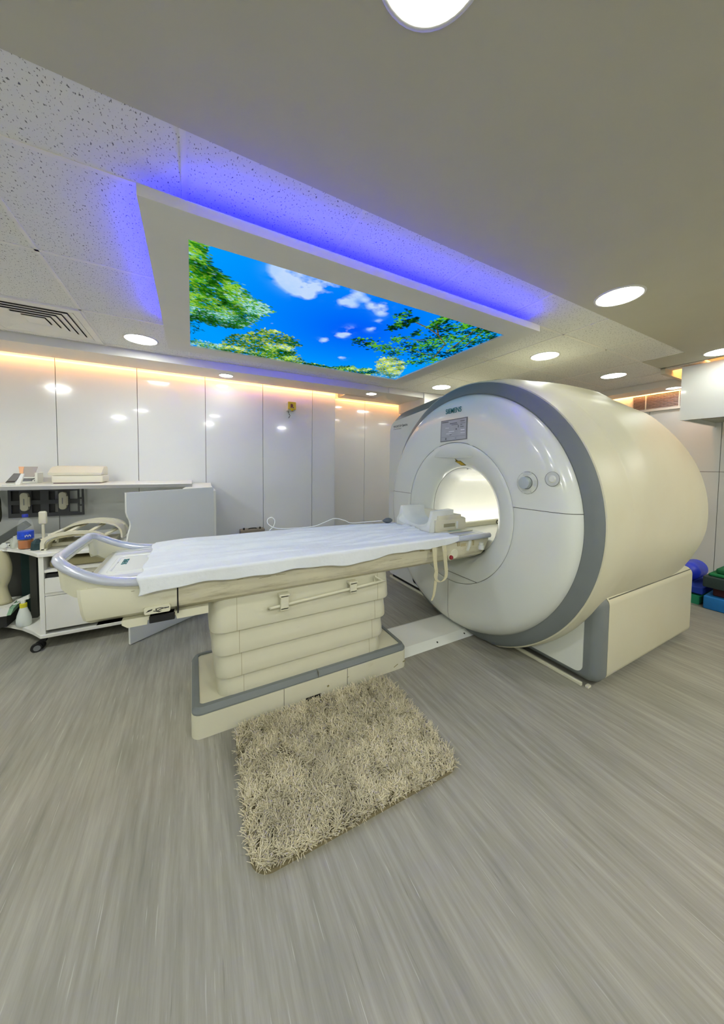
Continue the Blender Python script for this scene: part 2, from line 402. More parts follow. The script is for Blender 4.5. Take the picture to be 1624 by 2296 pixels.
def sky_picture():
    NX, NY = 700, 490
    X = np.linspace(SX0, SX1, NX); Y = np.linspace(SY0, SY1, NY)
    gxx, gyy = np.meshgrid(X, Y)
    def fbm(sx, sy, octv=5, seed=0):
        rng = np.random.default_rng(seed); out = np.zeros((NY, NX)); amp = 1; tot = 0
        for k in range(octv):
            ny, nx = int(sy*2**k)+2, int(sx*2**k)+2
            g = rng.random((ny, nx))
            yy = np.linspace(0, ny-1.001, NY); xx = np.linspace(0, nx-1.001, NX)
            y0 = yy.astype(int); x0 = xx.astype(int); fy = (yy-y0)[:, None]; fx = (xx-x0)[None]
            fy = fy*fy*(3-2*fy); fx = fx*fx*(3-2*fx)
            v = (g[y0][:, x0]*(1-fx)+g[y0][:, x0+1]*fx)*(1-fy)+(g[y0+1][:, x0]*(1-fx)+g[y0+1][:, x0+1]*fx)*fy
            out += amp*v; tot += amp; amp *= .55
        return out/tot
    img = np.zeros((NY, NX, 3))
    # blue, a little lighter to the sides
    t = np.clip(np.hypot((gxx-1.05)/1.1, (gyy-2.1)/1.0), 0, 1)[..., None]
    img[:] = np.array([0., .10, .95])*(1-t)+np.array([0., .33, 1.])*t
    # clouds
    n1 = fbm(13, 10, 5, 3); n2 = fbm(22, 18, 4, 8); d = np.zeros((NY, NX))
    for cx, cy, r in [(0.43, 1.66, 30), (0.46, 1.61, 25), (0.49, 1.74, 30), (0.56, 1.78, 26), (0.56, 1.63, 30), (0.64, 1.68, 30), (0.7, 1.7, 20), (0.6, 1.83, 15), (0.84, 1.67, 22), (0.81, 1.78, 18), (1.02, 1.71, 22), (0.99, 1.75, 15), (1.09, 1.78, 18), (0.93, 2.38, 18), (1.0, 2.24, 20), (1.03, 2.19, 14), (0.92, 2.44, 12), (1.15, 2.03, 16), (1.13, 1.9, 12), (1.07, 2.44, 14), (1.21, 2.7, 18), (1.24, 3.04, 14), (0.88, 1.8, 16), (0.92, 1.7, 12), (.4, 2.15, 7), (.5, 2.3, 6), (1.0, 2.1, 16), (.75, 2.3, 6)]:
        q = r*.0027
        d = d+np.exp(-(((gxx-cx)/q)**2+((gyy-cy)/(q*1.15))**2)*1.1)*min(1, .35+r/40)
    n1 = np.clip((n1-.5)*2.8+.5, 0, 1); n2 = np.clip((n2-.5)*2.4+.5, 0, 1)
    a = np.clip((np.minimum(d, 1.1)*(.20+.95*n1+.5*n2)-.28)*1.9, 0, 1)
    a = a[..., None]*.93
    img = img*(1-a)+np.array([.58, .74, .98])*a
    haze = np.clip((n1-.45)*1.2, 0, 1)*np.clip(d*1.5, 0, .35)
    img = img*(1-haze[..., None])+np.array([.15, .5, 1.])*haze[..., None]
    def splat(px, py, ln, wd, ang, col, al=1.):
        ix = (px-SX0)/(SX1-SX0)*(NX-1); iy = (py-SY0)/(SY1-SY0)*(NY-1)
        k = (NX-1)/(SX1-SX0); L = ln*k; W = wd*k; m = int(L)+2
        x0, x1, y0, y1 = int(ix)-m, int(ix)+m+1, int(iy)-m, int(iy)+m+1
        x0 = max(x0, 0); y0 = max(y0, 0); x1 = min(x1, NX); y1 = min(y1, NY)
        if x0 >= x1 or y0 >= y1: return
        yy, xx = np.mgrid[y0:y1, x0:x1]; dx = xx-ix; dy = yy-iy; c, s = math.cos(ang), math.sin(ang)
        e = ((dx*c+dy*s)/L)**2+((-dx*s+dy*c)/W)**2
        w = np.clip((1.25-e)*1.6, 0, 1)[..., None]*al
        img[y0:y1, x0:x1] = img[y0:y1, x0:x1]*(1-w)+np.array(col)*w
    rng = np.random.default_rng(11)
    G = dict(mid=[lin('2f8a12'), lin('1f6d0c'), lin('57a81b'), lin('8cc23a'), lin('0f4d0a'), lin('a4cc4a')],
             teal=[lin('3a8f74'), lin('6fb6b8'), lin('a8d6dd'), lin('2b7a3a'), lin('8fcabf')],
             yel=[lin('a8c93a'), lin('c9de62'), lin('7fae22'), lin('d6e58c'), lin('5d8f1b'), lin('b7d04c')],
             dark=[lin('1f6f10'), lin('0c3f0a'), lin('3d9a16'), lin('0a2d0d'), lin('62b51f'), lin('155a12')])
    def inside(poly, n):
        P = np.array(poly); lo = P.min(0); hi = P.max(0); out = []
        while len(out) < n:
            q = lo+(hi-lo)*rng.random(2); c = False; j = len(P)-1
            for i in range(len(P)):
                if (P[i, 1] > q[1]) != (P[j, 1] > q[1]) and q[0] < (P[j, 0]-P[i, 0])*(q[1]-P[i, 1])/(P[j, 1]-P[i, 1])+P[i, 0]: c = not c
                j = i
            if c: out.append(q+rng.normal(0, .014, 2))
        return out
    clump = np.clip((fbm(16, 12, 3, 21)-.5)*3+.5, 0, 1)
    def leaves(pts, pal, ln, wd, a0, da):
        pal = sorted(pal, key=sum); n = len(pal)
        for q in pts:
            iy = int(np.clip((q[1]-SY0)/(SY1-SY0)*(NY-1), 0, NY-1)); ix = int(np.clip((q[0]-SX0)/(SX1-SX0)*(NX-1), 0, NX-1))
            k = int(np.clip((.15+.7*clump[iy, ix]+.28*rng.normal())*n, 0, n-1)); c = np.array(pal[k])*(.55+.6*clump[iy, ix])
            splat(q[0], q[1], ln*(.6+.8*rng.random()), wd*(.6+.8*rng.random()), a0+da*rng.normal(), c, .92)
    # left crown
    A = [(-.02, 1.6), (0.06, 1.64), (0.09, 1.79), (0.15, 1.84), (0.24, 1.93), (0.31, 2.0), (0.42, 2.06), (0.45, 2.11), (0.42, 2.21), (0.39, 2.33), (0.32, 2.49), (0.26, 2.51), (0.15, 2.55), (0.03, 2.49), (-0.02, 2.53)]
    leaves(inside(A, 2600), G['dark'][:3]+G['mid'][:4], .016, .006, .3, .6)
    edge = [p for p in inside(A, 1500) if p[0] > .12*(2.6-p[1])+.14 or p[1] > 2.3 or rng.random() < .2]
    leaves(edge, G['teal']+G['mid'][:2], .013, .005, .2, .7)
    leaves([p for p in inside(A, 900) if p[0] < .3 and p[1] < 2.3], G['mid'][:4]+G['yel'][2:3], .014, .005, .4, .5)
    leaves(inside([(-.01, 2.5), (.05, 2.52), (.07, 2.7), (-.01, 2.8)], 60), G['dark'], .012, .004, .3, .8)
    # lower edge shrubs and crowns
    leaves(inside([(-0.0, 2.95), (0.04, 2.9), (0.13, 2.91), (0.24, 2.92), (0.28, 3.06), (0.01, 3.06)], 420), G['teal']+G['mid'], .011, .006, 0, 1)
    B = [(0.24, 3.06), (0.22, 2.9), (0.27, 2.63), (0.34, 2.62), (0.39, 2.54), (0.46, 2.43), (0.56, 2.4), (0.66, 2.44), (0.79, 2.57), (0.76, 2.7), (0.82, 2.8), (0.95, 3.0), (0.9, 3.06), (0.46, 3.06)]
    leaves(inside(B, 1900), G['yel']+G['mid'][:2], .014, .008, 0, 1.2)
    leaves(inside([(.5, 2.7), (.8, 2.8), (.85, 3.0), (.5, 3.04)], 380), G['mid'], .012, .007, 0, 1)
    S = [(0.9, 3.02), (1.05, 2.97), (1.23, 3.02), (1.33, 2.92), (1.4, 2.85), (1.49, 2.93), (1.59, 2.84), (1.73, 2.94), (1.7, 3.06), (.9, 3.06)]
    leaves(inside(S, 900), G['mid']+G['dark'][:2]+G['yel'][2:4], .012, .007, 0, 1.2)
    C = [(1.55, 2.65), (1.54, 2.5), (1.63, 2.46), (1.74, 2.49), (1.88, 2.64), (1.98, 2.93), (1.92, 2.98), (1.75, 2.93)]
    leaves(inside(C, 900), G['yel']+G['yel'][:2], .013, .007, 0, 1.2)
    leaves(inside([(1.7, 2.95), (1.98, 2.85), (2.03, 3.04), (1.75, 3.05)], 220), G['teal'], .012, .006, 0, 1)
    # right crown with branches
    def branch(p, w):
        for (x0, y0), (x1, y1) in zip(p, p[1:]):
            n = int(math.hypot(x1-x0, y1-y0)/.004)+2
            for k in range(n):
                q = k/n; splat(x0+(x1-x0)*q, y0+(y1-y0)*q, w, w*.9, 0, lin('4a3f1e') if k % 3 else lin('8b7a3a'))
    br = [[(1.95, 2.3), (1.8, 1.98), (1.64, 1.88), (1.5, 1.82), (1.36, 1.79)], [(1.93, 2.1), (1.86, 1.85), (1.8, 1.68), (1.78, 1.6)], [(1.64, 1.88), (1.52, 1.76), (1.47, 1.68), (1.47, 1.6)],
          [(1.9, 2.25), (1.66, 2.22), (1.45, 2.28), (1.2, 2.27)], [(1.99, 1.96), (1.9, 1.75), (1.85, 1.62)], [(1.7, 1.93), (1.58, 2.02), (1.44, 2.06)]]
    for p in br: branch(p, .0065)
    D = [(1.17, 2.27, 12), (1.25, 2.27, 14), (1.35, 2.3, 16), (1.44, 2.31, 18), (1.57, 2.36, 18), (1.22, 1.76, 12), (1.3, 1.83, 16), (1.29, 1.89, 14), (1.26, 1.94, 8), (1.32, 1.78, 10), (1.47, 1.94, 10), (1.41, 2.1, 14), (1.56, 2.18, 18), (1.67, 2.18, 22), (1.68, 2.05, 25), (1.7, 1.94, 28), (1.74, 1.86, 26), (1.85, 1.85, 24), (1.5, 1.78, 14), (1.49, 1.7, 12), (1.51, 1.62, 14), (1.66, 1.68, 16), (1.71, 1.66, 14), (1.84, 1.67, 18), (1.91, 1.63, 18), (1.96, 1.84, 16), (1.94, 2.02, 18), (1.92, 2.22, 20), (1.9, 2.44, 18), (1.83, 2.49, 12), (1.6, 1.76, 12), (1.98, 2.1, 18), (2.0, 1.72, 16), (1.8, 2.3, 18), (1.78, 2.12, 18), (1.98, 2.35, 14)]
    for cx, cy, r in D:
        q = r*.0026; pts = [np.array((cx, cy))+np.array((rng.normal(0, q*.8), rng.normal(0, q*1.2))) for _ in range(int(r*3.6))]
        leaves(pts, G['dark']+([G['mid'][2]] if cx < 1.6 else G['dark'][1:4:2]), .0135, .0085, 0, 1.5)
    for p in br[:2]: branch(p, .004)
    img = np.clip(img, 0, 1)
    me = bpy.data.meshes.new('picture_sheet')
    co = np.stack([gxx-sky.location.x, gyy-sky.location.y, np.full_like(gxx, ZF+.012-sky.location.z)], -1).reshape(-1, 3)
    i = np.arange((NY-1)*(NX-1)); q = i//(NX-1)*NX+i % (NX-1)
    f = np.stack([q, q+NX, q+NX+1, q+1], -1)
    me.from_pydata(co.tolist(), [], f.tolist())
    at = me.color_attributes.new('picture', 'FLOAT_COLOR', 'POINT')
    at.data.foreach_set('color', np.concatenate([img.reshape(-1, 3), np.ones((NX*NY, 1))], 1).astype(np.float32).ravel())
    m = bpy.data.materials.new('backlit_picture'); m.use_nodes = True; nt = m.node_tree; nt.nodes.remove(nt.nodes['Principled BSDF'])
    a = nt.nodes.new('ShaderNodeVertexColor'); a.layer_name = 'picture'; e = nt.nodes.new('ShaderNodeEmission'); e.inputs[1].default_value = SKY_E
    nt.links.new(a.outputs[0], e.inputs[0]); nt.links.new(e.outputs[0], nt.nodes['Material Output'].inputs[0])
    me.materials.append(m)
    o = bpy.data.objects.new('picture_sheet', me); COL.objects.link(o); o.parent = sky
    o['label'] = 'glowing sky and trees picture'
SKY_E = 2**-1.85
sky_picture()

# ------------------------------------------------------------------ air diffuser and wall vent
t = thing('air_diffuser', 'square white ceiling air diffuser with nested louvres at the left', 'air vent', (-1.0135, 3.306, ZC))
cx, cy, hx, hy = -1.0135, 3.306, .326, .349
def sqring(bm, a, c, za, zc, th=.004):  # square cone from half-size a at za to c at zc
    def q(k, z): return [(cx+sx*hx*k, cy+sy*hy*k, z) for sx, sy in ((-1, -1), (1, -1), (1, 1), (-1, 1))]
    loft(bm, [q(a, za), q(c, zc), q(c, zc+th), q(a, za+th), q(a, za)], cap=False)
b = NB(); sqring(b, 1.0, .86, ZC-.012, ZC-.014, .01); mk('frame', b, M_tbar, t)
for a in (.85, .72, .59, .46, .33):
    b = NB(); sqring(b, a, a-.12, ZC-.014, ZC-.003, .0025); mk('louvre', b, M_tbar, t)
b = NB(); box(b, cx-.19*hx, cx+.19*hx, cy-.19*hy, cy+.19*hy, ZC-.012, ZC-.008); mk('centre_plate', b, M_tbar, t)
b = NB(); box(b, cx-.9*hx, cx+.9*hx, cy-.9*hy, cy+.9*hy, ZC+.06, ZC+.065); box(b, cx-.9*hx, cx+.9*hx, cy-.9*hy, cy-.88*hy, ZC-.003, ZC+.061); box(b, cx-.9*hx, cx+.9*hx, cy+.88*hy, cy+.9*hy, ZC-.003, ZC+.061); box(b, cx-.9*hx, cx-.88*hx, cy-.9*hy, cy+.9*hy, ZC-.003, ZC+.061); box(b, cx+.88*hx, cx+.9*hx, cy-.9*hy, cy+.9*hy, ZC-.003, ZC+.061); mk('dark_throat', b, M_black, t)

t = thing('wall_vent', 'dark louvred vent grille high on the far right wall', 'air vent', (XR, 1.75, 2.09))
VZ0, VZ1, VY1 = 2.15, 2.345, 2.178
b = NB(); box(b, XR-.006, XR-.001, .95, VY1, VZ0, VZ1); mk('dark_throat', b, M_black, t)
for k in range(11):
    b = NB(); z = VZ0+.012+(VZ1-VZ0-.02)*k/10; box(b, XR-.026, XR-.006, .95, VY1, z-.0032, z+.0032); mk('louvre', b, mat('vent_pink', 'cdb8ae', .5), t)
b = NB()
for y in (VY1, 2.03, 1.69, 1.30): box(b, XR-.030, XR-.006, y-.005, y+.005, VZ0-.005, VZ1)
box(b, XR-.032, XR-.002, .95, VY1+.02, VZ0-.032, VZ0); mk('frame', b, M_bulk, t)

# hanging cabinet on the right
t = thing('hanging_cabinet', 'large white hanging cabinet at the right, amber glow above it', 'cabinet', (4.75, .4, 1.855))
b = NB(); box(b, 4.50, 4.52, -1.2, 1.385, 1.855, 2.405); box(b, 4.52, XR-.002, 1.365, 1.385, 1.855, 2.405); box(b, 4.52, XR-.002, -1.2, 1.365, 2.39, 2.405); mk('body', b, M_panel, t)
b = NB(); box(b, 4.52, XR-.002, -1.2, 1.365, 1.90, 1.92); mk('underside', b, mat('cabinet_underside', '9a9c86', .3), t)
b = NB(); box(b, 4.60, 4.66, -1.1, 1.25, 1.86, 1.90); mk('under_rail', b, mat('under_rail_metal', '77745c', .4, .3), t)

# ------------------------------------------------------------------ scanner
YC, ZG = 1.91, .980
sca = thing('mri_scanner', 'large cream and white MRI scanner with round tunnel and grey ring', 'scanner', (2.7, YC, 0))
NT = 220
def lathe_x(bm, prof, zc=ZG, yc=YC, n=NT, rad=None, clamp=None, closed_prof=False):
    rings = []
    for x, r in prof:
        ring = []
        for j in range(n):
            a = 2*PI*j/n; rr = r if rad is None else rad(x, r, a)
            z = zc+rr*math.cos(a); y = yc+rr*math.sin(a)
            if clamp is not None and z < clamp: z = clamp
            ring.append((x, y, z))
        rings.append(ring)
    if closed_prof: rings.append(rings[0])
    return loft(bm, rings, cap=False)
# front cover: flat middle, rounded edge, split by level seams and one upright seam
fp = [(1.87, .562), (1.847, .562), (1.845, .566), (1.845, .60), (1.845, .70), (1.8465, .78), (1.851, .84), (1.862, .88), (1.88, .905), (1.905, .924), (1.935, .9385), (1.95, .9375)]
def cut(bm, co, no):
    bmesh.ops.bisect_plane(bm, geom=bm.verts[:]+bm.edges[:]+bm.faces[:], plane_co=co, plane_no=no, clear_outer=True)
zs = 1.087
for nm, ops in (('upper_front_cover', [((0, 0, zs+.0018), (0, 0, -1))]),
                ('lower_front_cover', [((0, 0, zs-.0018), (0, 0, 1)), ((0, 1.935-.0018, 0), (0, 1, 0))]),
                ('lower_front_cover', [((0, 0, zs-.0018), (0, 0, 1)), ((0, 1.935+.0018, 0), (0, -1, 0))])):
    b = NB(); lathe_x(b, fp, clamp=.02)
    for co, no in ops: cut(b, co, no)
    o = mk(nm, b, M_front, sca, True, auto=35)
# dark liner seen through the seams
b = NB(); lathe_x(b, [(1.852, .57), (1.852, .78), (1.858, .84), (1.87, .88), (1.888, .905), (1.91, .92), (1.945, .93)], clamp=.03); mk('seam_liner', b, M_seam, sca, True)
# grey ring
b = NB(); lathe_x(b, [(1.944, .930), (1.937, .943), (1.944, .966), (1.956, .996), (1.972, 1.022), (1.978, 1.026), (1.99, 1.024)], zc=.985, clamp=.014); mk('accent_ring', b, M_grey, sca, True, auto=40)
# drum
def sst(u): u = max(0, min(1, u)); return u*u*(3-2*u)
def drum_r(x, r, a):
    a = (a+PI) % (2*PI)-PI
    A = abs(a)
    rr = r+.030*math.exp(-(a/.5)**2)*sst((x-2.0)/.3)*sst((3.5-x)/.5)
    rr -= .030*sst((A-1.65)/.4)*sst((x-2.05)/.2)*sst((3.62-x)/.1)
    # shoulder of the drum body: starts at a crease behind the cowl, fades down the flank
    rr += .046*sst((A-.60)/.22)*sst((1.75-A)/.7)*max(0, min(1, (x-2.225)/.17))**.75*sst((3.5-x)/.6)
    # roof ridge with a hollow between roof and shoulder
    rr += .024*sst((x-2.25)/.5)*sst((3.5-x)/.4)*sst((.50-A)/.12)
    return rr
b = NB(); lathe_x(b, [(1.985, 1.015), (1.979, 1.027), (1.983, 1.034), (2.02, 1.043), (2.10, 1.054), (2.15, 1.057), (2.2, 1.060), (2.222, 1.060), (2.226, 1.060), (2.24, 1.060), (2.26, 1.060), (2.28, 1.060), (2.31, 1.060), (2.34, 1.060), (2.37, 1.060), (2.395, 1.060), (2.42, 1.061), (2.46, 1.062), (2.5, 1.063), (2.6, 1.065), (2.7, 1.066), (2.8, 1.067), (2.9, 1.068), (3.0, 1.068), (3.1, 1.067), (3.2, 1.063), (3.3, 1.056), (3.4, 1.046), (3.5, 1.028), (3.56, 1.008), (3.61, .975), (3.64, .93), (3.655, .87), (3.662, .80), (3.665, .6), (3.665, .36)], zc=.985, rad=drum_r, clamp=.016)
mk('drum_cover', b, M_cream, sca, True, auto=30)
b = NB()
for k in range(14):
    x = 1.985+.36*k/14; x2 = x+.36/14+.0005; aa = -.10
    def dp(x, a, d):
        R_ = np.interp(x, [1.979, 1.983, 2.02, 2.10, 2.2, 2.3, 2.42], [1.027, 1.034, 1.043, 1.054, 1.062, 1.067, 1.07]); q = drum_r(x, R_, a)+d
        return (x, YC+q*math.sin(a), .985+q*math.cos(a))
    loft(b, [[dp(x, aa-.0014, .0008), dp(x, aa+.0014, .0008), dp(x, aa+.0014, -.004), dp(x, aa-.0014, -.004)], [dp(x2, aa-.0014, .0008), dp(x2, aa+.0014, .0008), dp(x2, aa+.0014, -.004), dp(x2, aa-.0014, -.004)]])
bmesh.ops.remove_doubles(b, verts=b.verts[:], dist=6e-4)
mk('drum_seam', b, M_seam, sca)
# funnel, tunnel, tunnel floor
b = NB(); lathe_x(b, [(1.875, .5585), (1.849, .5585), (1.846, .553), (1.847, .53), (1.852, .50), (1.863, .465), (1.88, .43), (1.90, .402), (1.925, .38), (1.945, .368), (1.957, .362), (1.97, .361)]); mk('tunnel_funnel', b, M_front, sca, True, auto=40)
b = NB(); lathe_x(b, [(1.972, .363), (1.974, .357), (2.2, .352), (2.7, .350), (3.3, .352), (3.67, .36)]); mk('tunnel_liner', b, M_bore, sca, True)
b = NB(); lathe_x(b, [(1.958, .3655), (1.9715, .3655), (1.9715, .3595)]); mk('tunnel_seam', b, M_seam, sca)
# ledge lip above the tunnel (shallow brow)
b = NB()
rows = []
for k in range(25):
    u = -1+2*k/24; y = 1.93+u*.215; w = 1-u*u
    rows.append([(1.8475-.0008*w, y, 1.515), (1.851-.0065*w, y, 1.427), (1.853-.006*w, y, 1.4245), (1.866, y, 1.417)])
loft(b, rows, closed=False, cap=False); mk('tunnel_brow', b, M_front, sca, True)
# lower chord seam in the funnel cover
b = NB(); 
for k in range(20):
    y0 = 1.64+.35*k/20; box(b, 1.8445, 1.8465, y0, y0+.0176, .489, .4925)
mk('funnel_seam', b, M_seam, sca)
b = NB(); box(b, 1.985, 3.6, YC-.285, YC+.285, .700, .792, .012); mk('tunnel_floor', b, M_bore, sca)
b = NB(); box(b, 1.99, 3.2, 2.095, 2.15, .792, .835, .006); o = mk('tunnel_rail', b, M_beige, sca)
b = NB(); cyl(b, (2.62, 2.094, .812), (0, -1, 0), .018, .003, 24); mk('target_mark', b, M_black, sca)
b = NB(); cyl(b, (2.62, 2.0905, .812), (0, -1, 0), .012, .0015, 24); mk('target_mark', b, M_beige, sca)
b = NB(); box(b, 2.0, 3.5, 2.158, 2.172, .80, .812); mk('tunnel_light', b, M_boreled, sca)['label'] = 'bright light line behind the tunnel rail'
# base housing (near side) with grey frame and white inset
def sidebox(y0, y1, x0, x1, z0, z1, r):
    b = NB(); rings = []
    pr = rrect(y0, y1, z0, z1, r, 6)
    loft(b, [[(x, p[0], p[1]) for p in pr] for x in (x0, x1-.03)] + [[(x1, (p[0]-(y0+y1)/2)*.985+(y0+y1)/2, (p[1]-(z0+z1)/2)*.97+(z0+z1)/2) for p in pr]])
    return b
b = sidebox(.955, 2.84, 2.225, 3.545, .03, .565, .055); mk('base_housing', b, M_cream, sca, True, auto=40)
b = NB(); pr = rrect(.955, 2.84, .03, .560, .055, 6); pi_ = [((p[0]-1.9)*.955+1.9, .295+(p[1]-.295)*.86) for p in pr]; pm = [((p[0]-1.9)*.985+1.9, .295+(p[1]-.295)*.965) for p in pr]
loft(b, [[(2.222, *p) for p in pr], [(2.17, *p) for p in pr], [(2.135, *p) for p in pm], [(2.118, *p) for p in pi_]]); mk('base_frame', b, M_grey, sca, True, auto=50)
b = NB(); prism(b, rrect(1.038, 2.76, .075, .52, .045), 0, 2.112, 2.13); mk('base_inset', b, M_front, sca)
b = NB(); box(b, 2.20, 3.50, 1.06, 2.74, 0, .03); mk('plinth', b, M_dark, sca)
b = NB(); box(b, 2.10, 2.118, 1.035, 2.72, 0, .022, .003, 2); box(b, 2.118, 2.15, 1.002, 1.02, 0, .012); mk('skirting', b, M_beige, sca)
b = NB(); box(b, 2.24, 3.51, .9655, .98, .543, .5475); mk('base_seam', b, M_seam, sca)
# side seam of the base
# tall service housing on the far side
yh0, yh1 = 2.45, 3.235
prof = [(yh0, .04), (yh1-.03, .04), (yh1, .07), (3.262, 1.0), (3.255, 1.70)]
for k in range(9):
    a = R(90*k/8); prof.append((3.125+.13*math.cos(a), 1.74+.145*math.sin(a)))
prof += [(2.52, 1.945), (yh0, 1.95)]
def sc_p(p, k, c=(2.85, 1.0)): return ((p[0]-c[0])*(1+(k-1)*.5)+c[0], (p[1]-c[1])*k+c[1]) if p[1] > c[1] else ((p[0]-c[0])*(1+(k-1)*.5)+c[0], (p[1]-c[1])*min(k, 1)+c[1])
b = NB()
pw = [(min(p[0], 3.25), p[1]) for p in prof]
loft(b, [[(x, *p) for p in [sc_p(p, k) for p in prof]] for x, k in ((2.122, .97), (2.16, .99), (2.31, 1.13), (3.4, 1.13))]); mk('service_housing', b, M_cream, sca, True, auto=40)
b = NB(); loft(b, [[(x, *p) for p in [sc_p(p, k) for p in prof]] for x, k in ((2.121, .992), (2.14, 1.02), (2.18, 1.065), (2.23, 1.11), (2.28, 1.14), (2.32, 1.15))], cap=False); mk('service_frame', b, M_grey, sca, True)
for nm, z0, z1 in (('upper_service_panel', 1.047, 3), ('lower_service_panel', -1, 1.043)):
    b = NB(); prism(b, [sc_p(p, .992) for p in prof], 0, 2.112, 2.13)
    cut(b, (0, 0, max(z0, -1)), (0, 0, -1)); cut(b, (0, 0, z1), (0, 0, 1))
    mk(nm, b, M_front, sca)
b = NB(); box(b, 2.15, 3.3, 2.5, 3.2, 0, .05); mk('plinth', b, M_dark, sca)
b = NB(); box(b, 2.10, 2.118, 2.72, 3.2, 0, .02); mk('skirting', b, M_beige, sca)
# screen, dials, stickers, writing (faces -X)
FM = lambda x, y, z: face_mx((x, y, z), (0, -1, 0), (0, 0, 1))
def on(y, r=None): return 1.8445
b = NB(); prism(b, [(2.053, 1.726), (1.767, 1.727), (1.767, 1.558), (2.058, 1.551)], 0, 1.8405, 1.846); scr = mk('display_screen', b, mat('screen_bezel', '6d6e72', .25), sca)
b = NB(); prism(b, [(2.046, 1.719), (1.774, 1.720), (1.774, 1.565), (2.051, 1.558)], 0, 1.8398, 1.841); mk('screen_glass', b, mat('screen_grey', 'a2a4aa', .12, 0, .5, .05, 12), scr)
b = NB()
for y0, y1, z0, z1 in ((2.04, 1.965, 1.706, 1.714), (1.835, 1.79, 1.70, 1.706), (1.835, 1.782, 1.684, 1.687), (1.835, 1.815, 1.672, 1.677), (1.835, 1.80, 1.656, 1.661), (1.95, 1.87, 1.69, 1.697), (1.93, 1.86, 1.679, 1.684), (1.86, 1.852, 1.655, 1.675), (1.885, 1.87, 1.64, 1.65), (1.955, 1.925, 1.603, 1.606), (1.942, 1.939, 1.597, 1.614), (2.046, 1.78, 1.588, 1.5895), (2.0, 1.985, 1.566, 1.582), (1.89, 1.875, 1.572, 1.576)):
    box(b, 1.8394, 1.8399, y1, y0, z0, z1)
mk('screen_content', b, M_print, scr)
b = NB()
for y0, y1, z0, z1 in ((2.0, 1.96, 1.66, 1.663), (1.96, 1.9, 1.628, 1.632), (1.99, 1.93, 1.613, 1.616), (1.83, 1.79, 1.632, 1.637), (1.83, 1.785, 1.61, 1.613)):
    b = NB(); box(b, 1.8394, 1.8399, y1, y0, z0, z1); mk('screen_content', b, mat('screen_light', 'dfe2e6', .4), scr)
text('maker_name', 'SIEMENS', .056, FM(1.8438, 2.006, 1.778), M_teal, sca, .0007, sx=.84)
text('model_name', 'MAGNETOM', .037, FM(2.1115, 3.178, 1.797), M_print, sca, 0, sx=.80)
text('model_name', 'Spectra', .038, FM(2.1115, 3.178-.178, 1.799), M_print, sca, .0008, sx=.86)
text('model_caption', 'A Tim+Dot System', .020, FM(2.1115, 3.178, 1.773), M_lightprint, sca, 0, sx=1.0)
b = NB(); prism(b, [(1.935, 1.386), (1.868, 1.389), (1.832, 1.342), (1.900, 1.340)], 0, 1.878, 1.881)
def lab(pts, d, nm, m, par):
    b = NB()
    # lay the label on the funnel surface
    ring = []
    for y, z in pts: ring.append(Vector((0, y, z)))
    for off in (0, -.0012):
        pass
    def sx(y, z):
        r = math.hypot(y-YC, z-ZG); P = [(1.845, .56), (1.847, .53), (1.852, .50), (1.863, .465), (1.88, .43), (1.90, .402), (1.925, .38), (1.945, .368), (1.957, .362)]
        for (x0, r0), (x1, r1) in zip(P, P[1:]):
            if r1 <= r <= r0: return x0+(x1-x0)*(r0-r)/(r0-r1)
        return 1.845
    loft(b, [[(sx(y, z)-d, y, z) for y, z in pts], [(sx(y, z)-d+.002, y, z) for y, z in pts]])
    return mk(nm, b, m, par)
def para(k): 
    P = [(1.935, 1.392), (1.872, 1.395), (1.835, 1.358), (1.898, 1.356)]; c = (1.885, 1.375)
    return [((p[0]-c[0])*k+c[0], (p[1]-c[1])*k+c[1]) for p in P]
lab(para(1.0), .0045, 'laser_label', mat('label_ochre', '6b5c10', .6), sca)
lab(para(.78), .0055, 'laser_label', mat('label_yellow', 'b89a18', .6, var=.25, scale=90), sca)
lab([(1.922, 1.414), (1.922, 1.390), (1.895, 1.391)], .0045, 'laser_label', mat('label_ochre', '6b5c10', .6), sca)
b = NB(); cyl(b, (2.03, 1.93, 1.328), (0, 0, 1), .006, .004, 12); mk('laser_port', b, M_black, sca)
# main dial with plate and four keys, and the smaller one
def ringbar(bm, y, z, r, w, x, n=48):
    q = lambda rr, xx: [(xx, y+rr*math.cos(2*PI*j/n), z+rr*math.sin(2*PI*j/n)) for j in range(n)]
    loft(bm, [q(r+w, x), q(r, x), q(r, x-.0012), q(r+w, x-.0012), q(r+w, x)], cap=False)
ky, kz = 1.262, 1.252
b = NB(); cyl(b, (1.847, ky, kz), (-1, 0, 0), .068, .004, 48); pl = mk('dial_plate', b, M_front, sca, auto=30)
b = NB(); ringbar(b, ky, kz, .0685, .0015, 1.8455); mk('dial_outline', b, M_print, pl)
b = NB(); cyl(b, (1.843, ky+.004, kz), (-1, 0, 0), .037, .03, 40, bev=.004); mk('dial_knob', b, mat('knob_grey', 'a9b3b3', .35), pl, True, auto=35)
b = NB(); ringbar(b, ky+.004, kz, .0372, .003, 1.8435); mk('dial_collar', b, M_print, pl)
for dy, dz, w, h in ((0, .056, .058, .02), (0, -.056, .058, .02), (.058, 0, .018, .034), (-.056, 0, .018, .034)):
    b = NB(); box(b, 1.8408, 1.8432, ky+dy-w/2, ky+dy+w/2, kz+dz-h/2, kz+dz+h/2, .0008, 1); mk('dial_key', b, mat('key_grey', 'c6cac4', .4), pl)
b = NB(); cyl(b, (1.852, 1.107, 1.282), (-1, 0, 0), .041, .006, 40); p2 = mk('intercom_plate', b, mat('key_grey', 'c6cac4', .4), sca)
b = NB(); ringbar(b, 1.107, 1.282, .0415, .0018, 1.8475); mk('dial_outline', b, M_print, p2)
